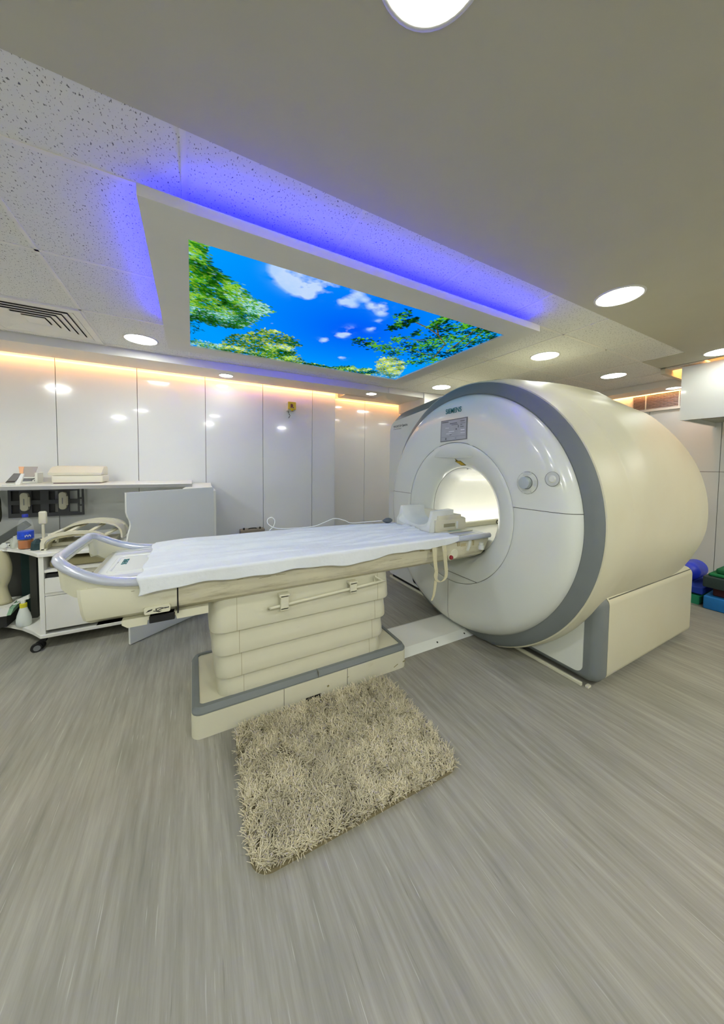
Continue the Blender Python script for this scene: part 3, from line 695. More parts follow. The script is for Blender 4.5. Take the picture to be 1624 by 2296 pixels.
b = NB(); cyl(b, (1.846, 1.107, 1.282), (-1, 0, 0), .023, .006, 32, .016); mk('intercom_knob', b, M_white, p2, True, auto=30)

# duct cover on the floor between table foot and scanner
t = thing('floor_duct_cover', 'white low floor duct cover between the table foot and the scanner', 'cable cover', (1.6, 1.96, 0))
b = NB(); prism(b, [(1.77, 0), (1.79, .012), (1.83, .034), (2.10, .036), (2.135, .02), (2.14, 0)], 0, 1.262, 2.08); mk('cover_plate', b, M_white, t)
for x in (1.62, 1.90):
    b = NB(); cyl(b, (x, 1.801, .0135), (0, -.6, .8), .007, .005, 12); mk('screw', b, M_dark, t)

# ------------------------------------------------------------------ patient table
YT = 1.96
tab = thing('patient_table', 'long cream patient table on a stacked pedestal in front of the scanner', 'examination table', (.62, YT, 0))
def rr_ring(x0, x1, y0, y1, r, z, n=6): return [(p[0], p[1], z) for p in rrect(x0, x1, y0, y1, r, n)]
# base
b = NB(); loft(b, [rr_ring(-.018, 1.262, 1.692, 2.235, .045, 0), rr_ring(-.018, 1.262, 1.692, 2.235, .045, .118)]); mk('foot', b, M_beige, tab, True, auto=40)
b = NB(); loft(b, [rr_ring(-.017, 1.261, 1.693, 2.234, .045, .119), rr_ring(-.017, 1.261, 1.693, 2.234, .045, .126), rr_ring(-.002, 1.246, 1.708, 2.219, .035, .150), rr_ring(.018, 1.226, 1.728, 2.199, .022, .152), rr_ring(.020, 1.224, 1.730, 2.197, .022, .142)], cap=False); mk('grey_border', b, M_grey, tab, True, auto=30)
b = NB(); loft(b, [rr_ring(.012, 1.232, 1.722, 2.205, .022, .118), rr_ring(.012, 1.232, 1.722, 2.205, .022, .144)]); mk('foot_top', b, M_beige, tab)
for x in (.43, .815):
    b = NB(); box(b, x-.0012, x+.0012, 1.6905, 1.70, .003, .118); mk('foot_seam', b, M_seam, tab)
b = NB(); box(b, .628, .632, 1.6925, 1.735, .119, .1525); mk('foot_seam', b, M_seam, tab)
b = NB(); box(b, .555, .645, 1.6902, 1.70, .0, .022); mk('cable_slot', b, M_black, tab)
b = NB()
for x, z, w, h, a in ((1.17, .030, .035, .007, .4), (1.235, .042, .02, .012, .2), (.82, .064, .012, .004, .2), (.69, .05, .012, .018, .5)):
    b = NB(); obox(b, (x, 1.6915, z), w, .0012, h*.6, (0, -a, 0)); mk('scuff_mark', b, mat('scuff', '8a8258', .8), tab)
# stacked pedestal sections, each tucked under the one above
for i, (zt, zb_, sh) in enumerate(((.680, .503, 0), (.51, .377, .011), (.384, .250, .022), (.257, .142, .033))):
    b = NB(); x0, x1, y0, y1 = .066+sh*1.1, 1.128-sh*1.1, 1.690+sh*1.1, 2.23-sh*1.1; r = .075
    loft(b, [rr_ring(x0+.010, x1-.010, y0+.010, y1-.010, r, zt), rr_ring(x0+.002, x1-.002, y0+.002, y1-.002, r, zb_+.05), rr_ring(x0, x1, y0, y1, r, zb_+.006), rr_ring(x0+.002, x1-.002, y0+.002, y1-.002, r, zb_), rr_ring(x0+.03, x1-.03, y0+.03, y1-.03, r, zb_-.001)])
    p = mk('pedestal_section', b, M_beige, tab, True, auto=40)
    for xx in (x0+.125, x1-.105):
        b = NB(); loft(b, [[(xx-.001, y0+o, z), (xx+.001, y0+o, z), (xx+.001, y0+o+.008, z), (xx-.001, y0+o+.008, z)] for o, z in ((.0096, zt), (.0014, zb_+.05), (-.0006, zb_+.006), (.0014, zb_))])
        mk('section_seam', b, mat('seam_olive', 'a49b78', .8), p)
# accessory rod with clips
b = NB(); tube(b, [(.335, 1.672, .592), (.42, 1.672, .597), (1.065, 1.672, .627)], lambda u: .0085*min(1, .25+u*8), 10, 4); rod = mk('accessory_rod', b, M_beige, tab, True)
for x in (.425, .835):
    z = .6+.03*(x-.42)/.645
    b = NB(); box(b, x-.022, x+.022, 1.655, 1.668, z-.022, .655, .003, 1); box(b, x-.022, x+.022, 1.655, 1.70, z-.024, z-.014); box(b, x-.028, x+.028, 1.655, 1.70, .645, .66, .002, 1); mk('rod_clip', b, M_beige, rod)
b = NB(); tube(b, [(1.05, 1.672, .625), (.985, 1.672, .665), (.99, 1.672, .622)], .006, 8, 1); mk('rod_clip', b, M_beige, rod)
# beam
bm_ = [(1.648, .835), (1.640, .80), (1.640, .735), (1.655, .70), (1.70, .672), (1.80, .665), (2.12, .665), (2.22, .672), (2.265, .70), (2.28, .735), (2.28, .80), (2.272, .835)]
def beam(x0, x1, slant=0):
    b = NB(); loft(b, [[(x0, *p) for p in bm_], [(x1-slant*(.835-p[1])/.17, *p) for p in bm_]]); return b
mk('beam', beam(-.062, 1.975, .095), M_beam, tab, True, auto=25)
b = NB(); loft(b, [[(x-(s*(.835-p[1])), *p) for p in bm_] for x, s in ((-.068, 0),)] + [[(-.405+.12*(.835-p[1]), p[0], p[1]) for p in bm_], [(-.418+.12*(.835-p[1]), (p[0]-1.96)*.96+1.96, .75+(p[1]-.75)*.97) for p in bm_]]); mk('end_cap', b, M_beige, tab, True, auto=25)
b = NB(); box(b, -.068, -.062, 1.645, 2.275, .67, .834); mk('beam_joint', b, M_black, tab)
b = NB(); prism(b, [(-.36, .672), (-.275, .672), (-.275, .652), (-.255, .636), (-.185, .636), (-.182, .655), (-.075, .655), (-.07, .636), (.06, .636), (.06, .672)], 1, 1.665, 2.2); mk('under_tray', b, M_beige, tab)
b = NB(); box(b, -.176, -.078, 1.655, 1.70, .640, .672, .003, 1); mk('release_handle', b, M_black, tab)
b = NB(); prism(b, [(p[0], p[1]) for p in rrect(-.192, -.094, .690, .722, .008)], 1, 1.6365, 1.645); pt = mk('pictogram_plate', b, M_beige, tab)
b = NB()
prism(b, [(-.186, .700), (-.176, .709), (-.160, .712), (-.163, .706), (-.172, .703)], 1, 1.6360, 1.6368)
tube(b, [(-.158, 1.6363, .702), (-.145, 1.6363, .700), (-.13, 1.6363, .706), (-.115, 1.6363, .709), (-.10, 1.6363, .708)], .0018, 6, 4); tube(b, [(-.15, 1.6363, .710), (-.13, 1.6363, .712), (-.112, 1.6363, .707), (-.099, 1.6363, .711)], .0014, 6, 4)
prism(b, [(-.148, .698), (-.125, .698), (-.137, .693)], 1, 1.6360, 1.6368); cyl(b, (-.147, 1.6368, .7055), (0, -1, 0), .003, .0008, 12)
mk('pictogram', b, M_black, pt)
b = NB()
for x, z, w, h, a in ((-.23, .803, .012, .003, 0), (-.10, .803, .02, .003, .3), (-.02, .80, .022, .006, .4), (.32, .775, .06, .003, .1), (.40, .777, .05, .004, -.1), (.9, .785, .1, .002, .0), (.2, .785, .03, .003, .1), (1.12, .76, .09, .003, .02)):
    b = NB(); obox(b, (x, 1.6396, z), w, .001, h*.45, (0, -a*.4-.02, 0)); mk('scratch_mark', b, mat('scratch', '7d7350', .8), tab)
# tabletop with recess border and grip strips
b = NB(); prism(b, rrect(1.655, 2.268, .834, .846, .004, 2), 0, -.386, 1.97); mk('tabletop', b, M_white, tab, auto=30)
for y in (1.735, 2.165):
    b = NB(); box(b, -.375, 1.9, y-.022, y+.022, .8462, .8478, .0006, 1); mk('grip_strip', b, mat('strip_grey', 'c3c5cf', .5), tab)
b = NB(); box(b, -.40, 1.95, 1.685, 1.688, .8461, .8467); box(b, -.40, 1.95, 2.212, 2.215, .8461, .8467); mk('tabletop_groove', b, M_print, tab)
b = NB(); n = 8
loft(b, [rr_ring(-.355, -.10, 1.80, 2.10, .03, .846), rr_ring(-.350, -.105, 1.805, 2.095, .028, .8505), rr_ring(-.342, -.113, 1.813, 2.087, .024, .8505), rr_ring(-.337, -.118, 1.818, 2.082, .02, .8466)], cap=False); mk('recess_border', b, M_white, tab, True)
TM = lambda x, y: face_mx((x, y, .8466), (0, -1, 0), (1, 0, 0))
text('maker_name', 'SIEMENS', .034, TM(-.318, 2.035), M_teal, tab, .0003, sx=.8)
text('system_name', 'Tim', .026, TM(-.352+.0, 1.99), M_lightprint, tab, 0, sx=1)
# side rails and the raised looped handle at the foot end
def rail_path(sgn):
    P = [(1.96, 0, .838), (1.0, 0, .838), (.0, 0, .838), (-.20, .004, .842), (-.30, .010, .856), (-.375, .018, .882), (-.44, .035, .918), (-.478, .062, .944), (-.492, .105, .952)]
    return [(x, 1.636+o if sgn < 0 else 2.284-o, z) for x, o, z in P]
near = rail_path(-1); far = rail_path(1)
b = NB(); tube(b, near+[(-.492, 1.80, .953), (-.492, 2.12, .953)]+far[::-1], .0205, 14, 8); mk('hand_rail', b, M_rail, tab, True)
# web under the looped handle
for nm, path, s in (('rail_web', near, 1), ('rail_web', far, -1)):
    P = catmull(path[2:]+[(-.493, 1.70 if s > 0 else 2.22, .953)], 6); b = NB(); rings = []
    for i, p in enumerate(P):
        tg = (P[min(i+1, len(P)-1)]-P[max(i-1, 0)]); tg.z = 0; tg.normalize(); n = Vector((-tg.y, tg.x, 0))
        if n.dot(Vector((-.1, 1.96, 0))-Vector((p.x, p.y, 0))) < 0: n = -n
        d = min(.11, .035+max(0, (-.12-p.x))*.33); zb_ = min(p.z-.026, max(p.z-d, .80))
        if i > len(P)-8: zb_ = p.z-.026-(zb_*-1+p.z-.026)*(len(P)-1-i)/8
        o_ = p-n*.006; q_ = p+n*.012
        rings.append([(o_.x, o_.y, p.z-.006), (q_.x, q_.y, p.z-.006), (q_.x+n.x*.008, q_.y+n.y*.008, zb_+.006), (o_.x+n.x*.010, o_.y+n.y*.010, zb_)])
    loft(b, rings); mk(nm, b, M_beige, tab, True, auto=50)
b = NB(); box(b, -.500, -.474, 1.735, 2.185, .925, .944, .008); mk('grip_underside', b, M_beige, tab)
# near end fittings: red stop button, socket, hooks
b = NB(); cyl(b, (1.615, 1.6405, .735), (0, -1, 0), .035, .006, 28, .030); sb = mk('stop_button_collar', b, M_beige, tab, True, auto=30)
b = NB(); cyl(b, (1.575, 1.640, .718), (0, -1, 0), .022, .008, 24); mk('stop_button_collar', b, M_beige, tab, True, auto=30)
b = NB(); cyl(b, (1.575, 1.634, .718), (0, -1, 0), .015, .016, 24, bev=.006); mk('stop_button', b, mat('red_button', '8d1024', .25, 0, .4), tab, True, auto=40)['label'] = 'dark red push button'
b = NB(); cyl(b, (1.868, 1.628, .742), (0, 0, 1), .022, .03, 20); cyl(b, (1.868, 1.628, .772), (0, 0, 1), .016, .02, 20); mk('socket', b, M_white, tab, True, auto=30)
b = NB(); prism(b, [(1.745, .822), (1.768, .822), (1.760, .775), (1.742, .745), (1.728, .745), (1.742, .78)], 1, 1.628, 1.641); mk('hook_tab', b, M_white, tab)
for x, z, w, h in ((1.655, .80, .03, .03), (1.70, .79, .05, .022), (1.80, .795, .018, .04), (1.42, .79, .05, .03), (1.33, .80, .04, .025)):
    b = NB(); box(b, x-w/2, x+w/2, 1.6375, 1.645, z-h/2, z+h/2, .002, 1); mk('tape_patch', b, mat('old_tape', 'b3a780', .6, var=.15, scale=30), tab)

# ------------------------------------------------------------------ paper sheet on the table
def sheet():
    NXs, prof = 300, []
    rng = np.random.default_rng(4)
    b = NB(); x0, x1 = -.208, 1.63
    waves = [(rng.uniform(2, 9), rng.uniform(4, 22), rng.uniform(0, 6), rng.uniform(.0006, .0022)) for _ in range(16)]
    ridges = [(rng.uniform(-.1, 1.5), rng.uniform(1.72, 2.2), rng.uniform(.15, .5), rng.uniform(.006, .018), rng.uniform(-.16, .16), rng.uniform(.005, .013)) for _ in range(52)]
    rows = []
    M = 130
    for i in range(NXs+1):
        u = i/NXs; x = x0+(x1-x0)*u; row = []
        hem = .793+.010*math.sin(x*5.2+.6)+.007*math.sin(x*11+2)+.003*math.sin(x*31)+.012*u
        if u > .93: hem += .02*(u-.93)/.07
        for j in range(M+1):
            v = j/M
            if v < .16:
                q = v/.16; y = 1.612+.004*math.sin(x*14)*(1-q); z = hem+(.866-hem)*q
                if q > .8: y += .006*((q-.8)/.2)**2
            else:
                q = (v-.16)/.84; y = 1.618+q*(2.315-1.618)
                z = .866-.010*min(1, max(0, q-.05)*5)+.018*max(0, (q-.55)/.45)**1.5*math.sin(min(1, max(0, u*1.15+.03))*PI)**.5
                z += .012*math.exp(-((u-.10)/.07)**2)*math.exp(-((q-.75)/.3)**2)
                edge = min(1, q*8)*min(1, (1-q)*6)
                for a, c, ph, am in waves: z += am*math.sin(a*x+c*y+ph)*edge
                for rx, ry, rl, rw, sl, ra in ridges:
                    d = (y-ry-sl*(x-rx))/rw; z += ra*math.exp(-d*d)*math.exp(-((x-rx)/rl)**2)*edge
                if q > .985: z -= .02*(q-.985)/.015
            xe = x
            if u > .9 and v >= .16: # far right corner cut back towards the coil
                w_ = max(0, min(1, (y-1.74)/.075)); xe = x-(u-.9)/.1*(.012+.078*w_*w_*(3-2*w_))
            if u < .02: xe = x+.006*math.sin(j*.21)
            row.append((xe, y, z))
        rows.append(row)
    vs = [[b.verts.new(p) for p in r] for r in rows]
    for i in range(NXs):
        for j in range(M): b.faces.new((vs[i][j], vs[i+1][j], vs[i+1][j+1], vs[i][j+1]))
    o = mk('bed_sheet', b, M_sheet, None, True)
    tag(o, 'crumpled white disposable sheet spread over the patient table', 'sheet')
    s = o.modifiers.new('thickness', 'SOLIDIFY'); s.thickness = .0015; s.offset = 1
    return o
sheet()

# ------------------------------------------------------------------ strap, bulb, tubing, coil on the table
def ribbon(bm, pts, w, wd=(1, 0, 0), th=.002, k=8):
    P = catmull(pts, k); wd = Vector(wd); rings = []
    for i, p in enumerate(P):
        t = (P[min(i+1, len(P)-1)]-P[max(i-1, 0)]).normalized(); W = wd if not callable(w) else wd
        ww = w(i/(len(P)-1)) if callable(w) else w
        n = t.cross(wd)
        n = n.normalized() if n.length > .05 else Vector((0, 1, 0))
        rings.append([p-wd*ww/2-n*th/2, p+wd*ww/2-n*th/2, p+wd*ww/2+n*th/2, p-wd*ww/2+n*th/2])
    loft(bm, rings)
b = NB()
ribbon(b, [(1.405, 1.609, .81), (1.405, 1.603, .77), (1.410, 1.600, .70), (1.418, 1.598, .64), (1.412, 1.600, .56), (1.400, 1.598, .50), (1.385, 1.60, .462)], lambda u: .036*(1-.55*u), th=.003)
ribbon(b, [(1.49, 1.609, .815), (1.492, 1.603, .77), (1.50, 1.600, .69), (1.507, 1.600, .63), (1.495, 1.598, .592), (1.455, 1.596, .576), (1.418, 1.594, .596), (1.404, 1.594, .63), (1.418, 1.596, .665)], lambda u: .034*(1-.45*u), th=.003)
o = mk('restraint_strap', b, mat('strap_webbing', 'c9c3a0', .8, var=.05, scale=80), None, True, auto=40); tag(o, 'beige webbing strap hanging in a loop from the side of the patient table', 'strap')

b = NB(); P = []
rings = []
for k in range(13):
    u = k/12; r = .026*math.sin(PI*min(1, .06+u*.9))**.6*(1 if u < .6 else 1-(u-.6)*.8)
    rings.append([(1.43-.045+.09*(1-u), 2.225+r*math.cos(2*PI*j/16), .892+r*.9*math.sin(2*PI*j/16)) for j in range(16)])
loft(b, rings); o = mk('squeeze_bulb', b, mat('grey_rubber', '5d6468', .5), None, True); tag(o, 'dark grey rubber squeeze bulb at the far corner of the sheet', 'squeeze bulb')
b = NB()
pt_ = [(1.385, 2.235, .892), (1.25, 2.30, .88), (1.13, 2.30, .882), (1.06, 2.28, .912), (.97, 2.27, .934), (.90, 2.27, .915), (.82, 2.29, .885), (.70, 2.31, .876), (.56, 2.30, .884), (.50, 2.27, .905), (.462, 2.26, .935), (.46, 2.26, .965), (.485, 2.26, .978), (.51, 2.27, .955), (.507, 2.28, .915), (.48, 2.30, .878)]
tube(b, pt_, .0032, 8, 8); o = mk('air_hose', b, mat('clear_hose', 'e6eaea', .15, 0, .5), None, True); tag(o, 'thin clear hose looping up along the far edge of the patient table', 'hose')

# head coil base
co = thing('head_coil', 'white U shaped head coil base at the tunnel end of the patient table', 'head coil', (1.75, 2.05, .848))
def uring(x, top, y0, y1, zb_, dip, wall):
    p = [(y0, zb_), (y1, zb_), (y1, top), (y1-wall, top)]
    for k in range(1, 16):
        a = PI*k/16; p.append(((y0+y1)/2+((y1-y0)/2-wall)*math.cos(a), top-(top-dip)*math.sin(a)**.62))
    p += [(y0+wall, top), (y0, top)]
    return [(x, *q) for q in p]
b = NB(); YA, YB = 1.835, 2.25
loft(b, [uring(1.548, .902, YA-.006, YB+.01, .849, .872, .03), uring(1.562, .932, YA, YB, .849, .874, .03), uring(1.574, .975, YA, YB, .849, .876, .028), uring(1.580, 1.006, YA, YB, .849, .88, .028), uring(1.592, 1.010, YA, YB, .849, .882, .032), uring(1.66, 1.012, YA, YB, .849, .885, .045), uring(1.79, 1.014, YA, YB, .849, .89, .06)])
mk('cradle', b, M_white, co, True, auto=30)
b = NB(); box(b, 1.788, 1.862, YA-.004, YB+.004, .855, .974, .006); box(b, 1.625, 1.862, YA-.012, YA+.012, .90, .974, .004, 2); mk('coil_step', b, M_coil, co, auto=30)
b = NB(); box(b, 1.85, 1.905, YA-.01, YB+.01, .856, .950, .006); box(b, 1.60, 1.905, YA-.019, YA+.01, .856, .945, .005, 2); mk('coil_body', b, M_coil, co, auto=30)
b = NB(); box(b, 1.675, 1.79, YA-.0215, YA-.017, .885, .912, .002, 1); mk('coil_recess', b, mat('recess_olive', '9a9678', .6), co)
b = NB(); box(b, 1.80, 1.82, YA-.024, YA-.016, .868, .925, .002, 1); mk('coil_latch', b, M_white, co)
b = NB(); box(b, 1.60, 1.93, YA-.07, YB, .8482, .857, .002, 1); mk('coil_plate', b, M_beige, co)
b = NB(); box(b, 1.70, 1.83, YA-.055, YA-.03, .8572, .8582); mk('plate_mark', b, mat('mint_mark', '9fb89e', .6), co)

# ------------------------------------------------------------------ counter, board, trolley at the left
t = thing('wall_counter', 'long white wall shelf with a grey front edge behind the patient table', 'shelf', (-1.3, 3.85, 1.12))
b = NB(); box(b, XL+.01, -.006, 3.50, 4.198, 1.128, 1.157, .002, 1); mk('shelf_board', b, M_shelf, t)
b = NB(); box(b, XL+.01, -.004, 3.494, 3.50, 1.126, 1.155); mk('edge_band', b, M_edge, t)
# end board, angled, with a wavy free edge
ax = Vector((.595, .42, 0)); Lb = ax.length; ax.normalize(); nx_ = Vector((-ax.y, ax.x, 0)); o0 = Vector((-.424, 2.834, 0))
pts = [(0.006, 0.004), (Lb, .004), (Lb, 1.133), (0, 1.133), (0, .99), (.008, .955), (.022, .925), (.026, .89), (.02, .86), (.008, .82), (.002, .77)]
t = thing('end_board', 'tall white upright board with a wavy left edge beside the shelf end', 'board', o0)
b = NB(); loft(b, [[o0+ax*u+nx_*d+Vector((0, 0, z)) for u, z in pts] for d in (0, .02)]); mk('board', b, M_panel, t)
b = NB(); q = [o0+ax*(.58*Lb)+nx_*.021, o0+ax*Lb+nx_*.021, Vector((.19, 4.18, 0)), Vector((0.0, 4.18, 0))]
loft(b, [[Vector((p.x, p.y, z)) for p in q] for z in (1.10, 1.1255)]); mk('top_ledge', b, M_shelf, t)
b = NB(); box(b, .17, .19, 3.26, 4.18, .004, 1.10); mk('return_board', b, M_shelf, t)
b = NB(); cyl(b, o0+ax*(.62*Lb)+nx_*.03, (0, 0, 1), .02, .012, 14); mk('glide_foot', b, M_dark, t)

tr = thing('trolley', 'white laminate trolley with two drawers and a curved open end at the left', 'trolley', (-.75, 3.3, 0))
ztop = .700
cor = [(-.975, 3.05), (-1.05, 3.16), (-1.14, 3.27), (-1.24, 3.37), (-1.36, 3.45), (-1.55, 3.50), (-1.75, 3.51)]
outl = [(-.20, 3.05)]+[(-.965, 3.046)]+cor+[(-1.75, 3.9), (-.20, 3.9)]
b = NB(); prism(b, outl, 2, ztop-.028, ztop, .004, 2); mk('trolley_top', b, M_shelf, tr)
b = NB(); prism(b, [(x+(.0), y) for x, y in outl], 2, .082, .108, .004, 2); mk('trolley_bottom', b, M_shelf, tr)
b = NB(); box(b, -.972, -.945, 3.055, 3.60, .108, ztop-.028); box(b, -.235, -.208, 3.055, 3.60, .108, ztop-.028); box(b, -.945, -.235, 3.585, 3.60, .108, ztop-.028); mk('carcass', b, M_shelf, tr)
b = NB(); box(b, -1.14, -1.10, 3.42, 3.46, .108, ztop-.028); box(b, -1.74, -.96, 3.62, 3.64, .108, ztop-.028); mk('post', b, mat('post_dark', '2f302a', .6), tr)
b = NB(); box(b, -.945, -.235, 3.06, 3.58, .555, .575); mk('trolley_shelf', b, M_shelf, tr)
b = NB(); box(b, -.945, -.235, 3.06, 3.12, .385, .405); mk('drawer_rail', b, M_shelf, tr)
for z0, z1 in ((.405, .515), (.134, .383)):
    b = NB(); top = []
    for k in range(11):
        u = k/10; dip = .03*math.exp(-((u-.5)/.22)**4); top.append((-.941+.70*u, z1-.002-dip))
    prism(b, [(-.941, z0+.003), (-.241, z0+.003)]+top[::-1], 1, 3.052, 3.07); mk('drawer', b, M_shelf, tr)
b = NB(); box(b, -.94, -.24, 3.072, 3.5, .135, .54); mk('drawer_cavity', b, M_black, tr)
for x, y in ((-.95, 3.10), (-.28, 3.10), (-.95, 3.54), (-.28, 3.54)):
    b = NB(); cyl(b, (x-.03, y-.012, .030), (-.25, -1, 0), .030, .022, 20); cyl(b, (x-.045, y-.05, .030), (.25, -1, 0), .030, .022, 20); box(b, x-.03, x+.0, y-.03, y+.01, .05, .084); cs = mk('castor', b, M_black, tr, auto=30)
    b = NB(); cyl(b, (x-.035, y-.072, .030), (.25, -1, 0), .019, .004, 18); mk('castor_hub', b, mat('castor_grey', '76787a', .4), cs)

# things on and in the trolley
zt = ztop+.001
bt = thing('drink_bottle', 'plastic bottle with amber drink, blue label and blue cap on the trolley', 'bottle', (-1.105, 3.275, zt))
c = (-1.105, 3.275, zt)
b = NB(); latheZ(b, c, [(.030, 0), (.040, .004), (.044, .012), (.043, .045), (.044, .05), (.0435, .09), (.044, .095), (.044, .15), (.043, .165), (.036, .20), (.022, .226), (.014, .238), (.0135, .25)], 28); mk('bottle_shell', b, mat('clear_plastic', 'dfe6e0', .05, alpha=.10), bt, True)
b = NB(); latheZ(b, c, [(.028, .002), (.0395, .005), (.0425, .012), (.0415, .045), (.0425, .05), (.042, .066)], 28); mk('drink', b, mat('amber_drink', 'b86512', .15, 0, .5), bt, True, auto=40)
b = NB(); latheZ(b, c, [(.0446, .076), (.0446, .131)], 28); mk('bottle_label', b, mat('blue_label', '1145c8', .4, var=.25, scale=40), bt, True, auto=40)
b = NB()
for k in range(5):
    a0 = R(-95+9*k+20); pz = c[2]+.098+.006*(k % 2)
    obox(b, (c[0]+.0452*math.cos(a0), c[1]+.0452*math.sin(a0), pz), .0006, .004, .014-.004*(k % 2), (0, 0, a0))
mk('label_print', b, M_white, bt)['kind'] = 'stuff'
b = NB(); latheZ(b, c, [(.017, .236), (.0175, .254), (.015, .258)], 20); mk('bottle_cap', b, mat('blue_cap', '1a2fa0', .4), bt, True, auto=40)

# white arched body coil on the trolley
t = thing('arched_coil', 'cream arched coil frame resting on the trolley behind the bottle', 'coil', (-.80, 3.27, zt))
def arch(bm, x0, x1, zb_, h, y0, y1, th, n=24, p=.7):
    rings = []
    for k in range(n+1):
        a = PI*k/n; cx = (x0+x1)/2-(x1-x0)/2*math.cos(a); z = zb_+h*math.sin(a)**p
        cxi = (x0+x1)/2-((x1-x0)/2-th)*math.cos(a); zi = zb_+(h-th)*math.sin(a)**p
        rings.append([(cx, y0, z), (cx, y1, z), (cxi, y1, zi), (cxi, y0, zi)])
    loft(bm, rings)
M_coil = mat('coil_cream', 'd4d0ba', .4, 0, .1, .02)
b = NB(); arch(b, -.985, -.60, zt+.004, .125, 3.13, 3.155, .022, p=.45); mk('front_hoop', b, M_coil, t, True, auto=40)
b = NB(); arch(b, -.90, -.50, zt+.03, .150, 3.40, 3.44, .03, p=.6); mk('rear_hoop', b, M_coil, t, True, auto=40)
b = NB()
for x0, z0, x1, z1, w in ((-.975, .085, -.88, .10, .02), (-.93, .115, -.83, .15, .03), (-.83, .127, -.74, .176, .03), (-.70, .122, -.62, .17, .03), (-.62, .08, -.53, .12, .03)):
    loft(b, [[(x0-w/2, 3.15, zt+z0), (x0+w/2, 3.15, zt+z0), (x0+w/2, 3.15, zt+z0-.012), (x0-w/2, 3.15, zt+z0-.012)], [(x1-w/2, 3.42, zt+z1), (x1+w/2, 3.42, zt+z1), (x1+w/2, 3.42, zt+z1-.012), (x1-w/2, 3.42, zt+z1-.012)]])
mk('cross_bar', b, M_coil, t)
b = NB(); arch(b, -.925, -.515, zt+.03, .148, 3.24, 3.43, .012, p=.6); mk('outer_shell', b, M_coil, t, True, auto=40)
b = NB(); arch(b, -.965, -.62, zt+.002, .095, 3.16, 3.30, .012, p=.55); mk('inner_shell', b, mat('coil_shade_cream', 'bdb898', .5), t, True, auto=40)
b = NB(); box(b, -.98, -.56, 3.25, 3.44, zt, zt+.03, .006); mk('coil_foot', b, M_coil, t)
for x in (-.965, -.615):
    b = NB(); box(b, x-.014, x+.014, 3.13, 3.16, zt-.001, zt+.012); mk('coil_foot', b, M_coil, t)

b = NB(); p = [(-1.055, 3.19), (-1.03, 3.165), (-.992, 3.18), (-.997, 3.25), (-1.04, 3.27)]
loft(b, [[(x, y, zt) for x, y in p], [(x+(.012 if i < 2 else 0)-.01, y+.01, zt+(.055 if i in (0,) else .045)) for i, (x, y) in enumerate(p)], [(-1.035, 3.22, zt+.075), (-1.025, 3.21, zt+.073), (-1.004, 3.21, zt+.05), (-1.007, 3.25, zt+.05), (-1.03, 3.26, zt+.07)]]); o = mk('foam_wedge', b, mat('petrol_foam', '21393d', .8), None); tag(o, 'small dark petrol foam wedge between the bottle and the arched coil', 'foam wedge')
t = thing('paddle_brush', 'upright cream paddle with a thin handle standing behind the dark foam wedge', 'brush', (-1.06, 3.45, zt))
b = NB(); box(b, -1.069, -1.051, 3.44, 3.452, zt, zt+.16, .003, 1); mk('handle', b, M_coil, t)
b = NB(); box(b, -1.085, -1.035, 3.432, 3.46, zt+.15, zt+.255, .012); mk('paddle_head', b, M_coil, t, True, auto=30)
t = thing('clip_lens', 'small white clamp with a black eye at the left end of the trolley top', 'clamp', (-1.235, 3.40, zt))
b = NB(); cyl(b, (-1.262, 3.385, zt+.018), (.3, -1, 0), .018, .03, 20); box(b, -1.255, -1.20, 3.37, 3.40, zt, zt+.026, .006); obox(b, (-1.205, 3.39, zt+.028), .045, .02, .012, (0, R(-25), 0), .003); mk('clamp_body', b, M_white, t, True, auto=40)
b = NB(); cyl(b, (-1.222, 3.371, zt+.016), (0, -1, 0), .008, .004, 14); mk('eye', b, M_black, t)
b = NB(); obox(b, (-1.25, 3.50, zt+.092), .20, .10, .055, (0, R(-38), R(8)), .006); o = mk('foam_bolster', b, mat('slate_foam', '4c4f4c', .8), None); tag(o, 'slanted slate grey foam bolster behind the white clamp', 'foam')
b = NB(); latheZ(b, (-1.185, 3.33, zt), [(.022, 0), (.025, .004), (.024, .05), (.016, .065), (.008, .08), (.008, .09)], 20); o = mk('glass_vial', b, mat('clear_vial', 'd6dccf', .06, alpha=.4), None, True); tag(o, 'small clear vial beside the drink bottle on the trolley', 'vial')
t = thing('spray_bottle', 'white trigger spray bottle with a yellow collar on the lower trolley shelf', 'spray bottle', (-1.14, 3.30, .109))
c = (-1.14, 3.30, .109)
b = NB(); latheZ(b, c, [(.038, 0), (.043, .006), (.043, .05), (.036, .085), (.024, .125), (.020, .14)], 28); mk('bottle_body', b, mat('milky_plastic', 'cfd6d2', .35), t, True, auto=50)
b = NB(); latheZ(b, c, [(.0205, .139), (.021, .168), (.017, .172)], 24); mk('collar', b, mat('yellow_collar', 'c9c22a', .5), t, True, auto=40)
b = NB(); box(b, c[0]-.012, c[0]+.012, c[1]-.012, c[1]+.012, c[2]+.17, c[2]+.2, .004); loft(b, [[(c[0]+.035, c[1]-.01, c[2]+.20), (c[0]+.035, c[1]+.01, c[2]+.20), (c[0]+.035, c[1]+.01, c[2]+.232), (c[0]+.035, c[1]-.01, c[2]+.232)], [(c[0]-.03, c[1]-.009, c[2]+.19), (c[0]-.03, c[1]+.009, c[2]+.19), (c[0]-.03, c[1]+.009, c[2]+.205), (c[0]-.03, c[1]-.009, c[2]+.205)]]); tube(b, [(c[0]-.01, c[1], c[2]+.19), (c[0]-.03, c[1], c[2]+.175), (c[0]-.055, c[1], c[2]+.172)], .005, 8, 4); mk('trigger_head', b, M_white, t)
b = NB(); box(b, -.93, -.30, 3.10, 3.5, .575, .625, .018, 4)
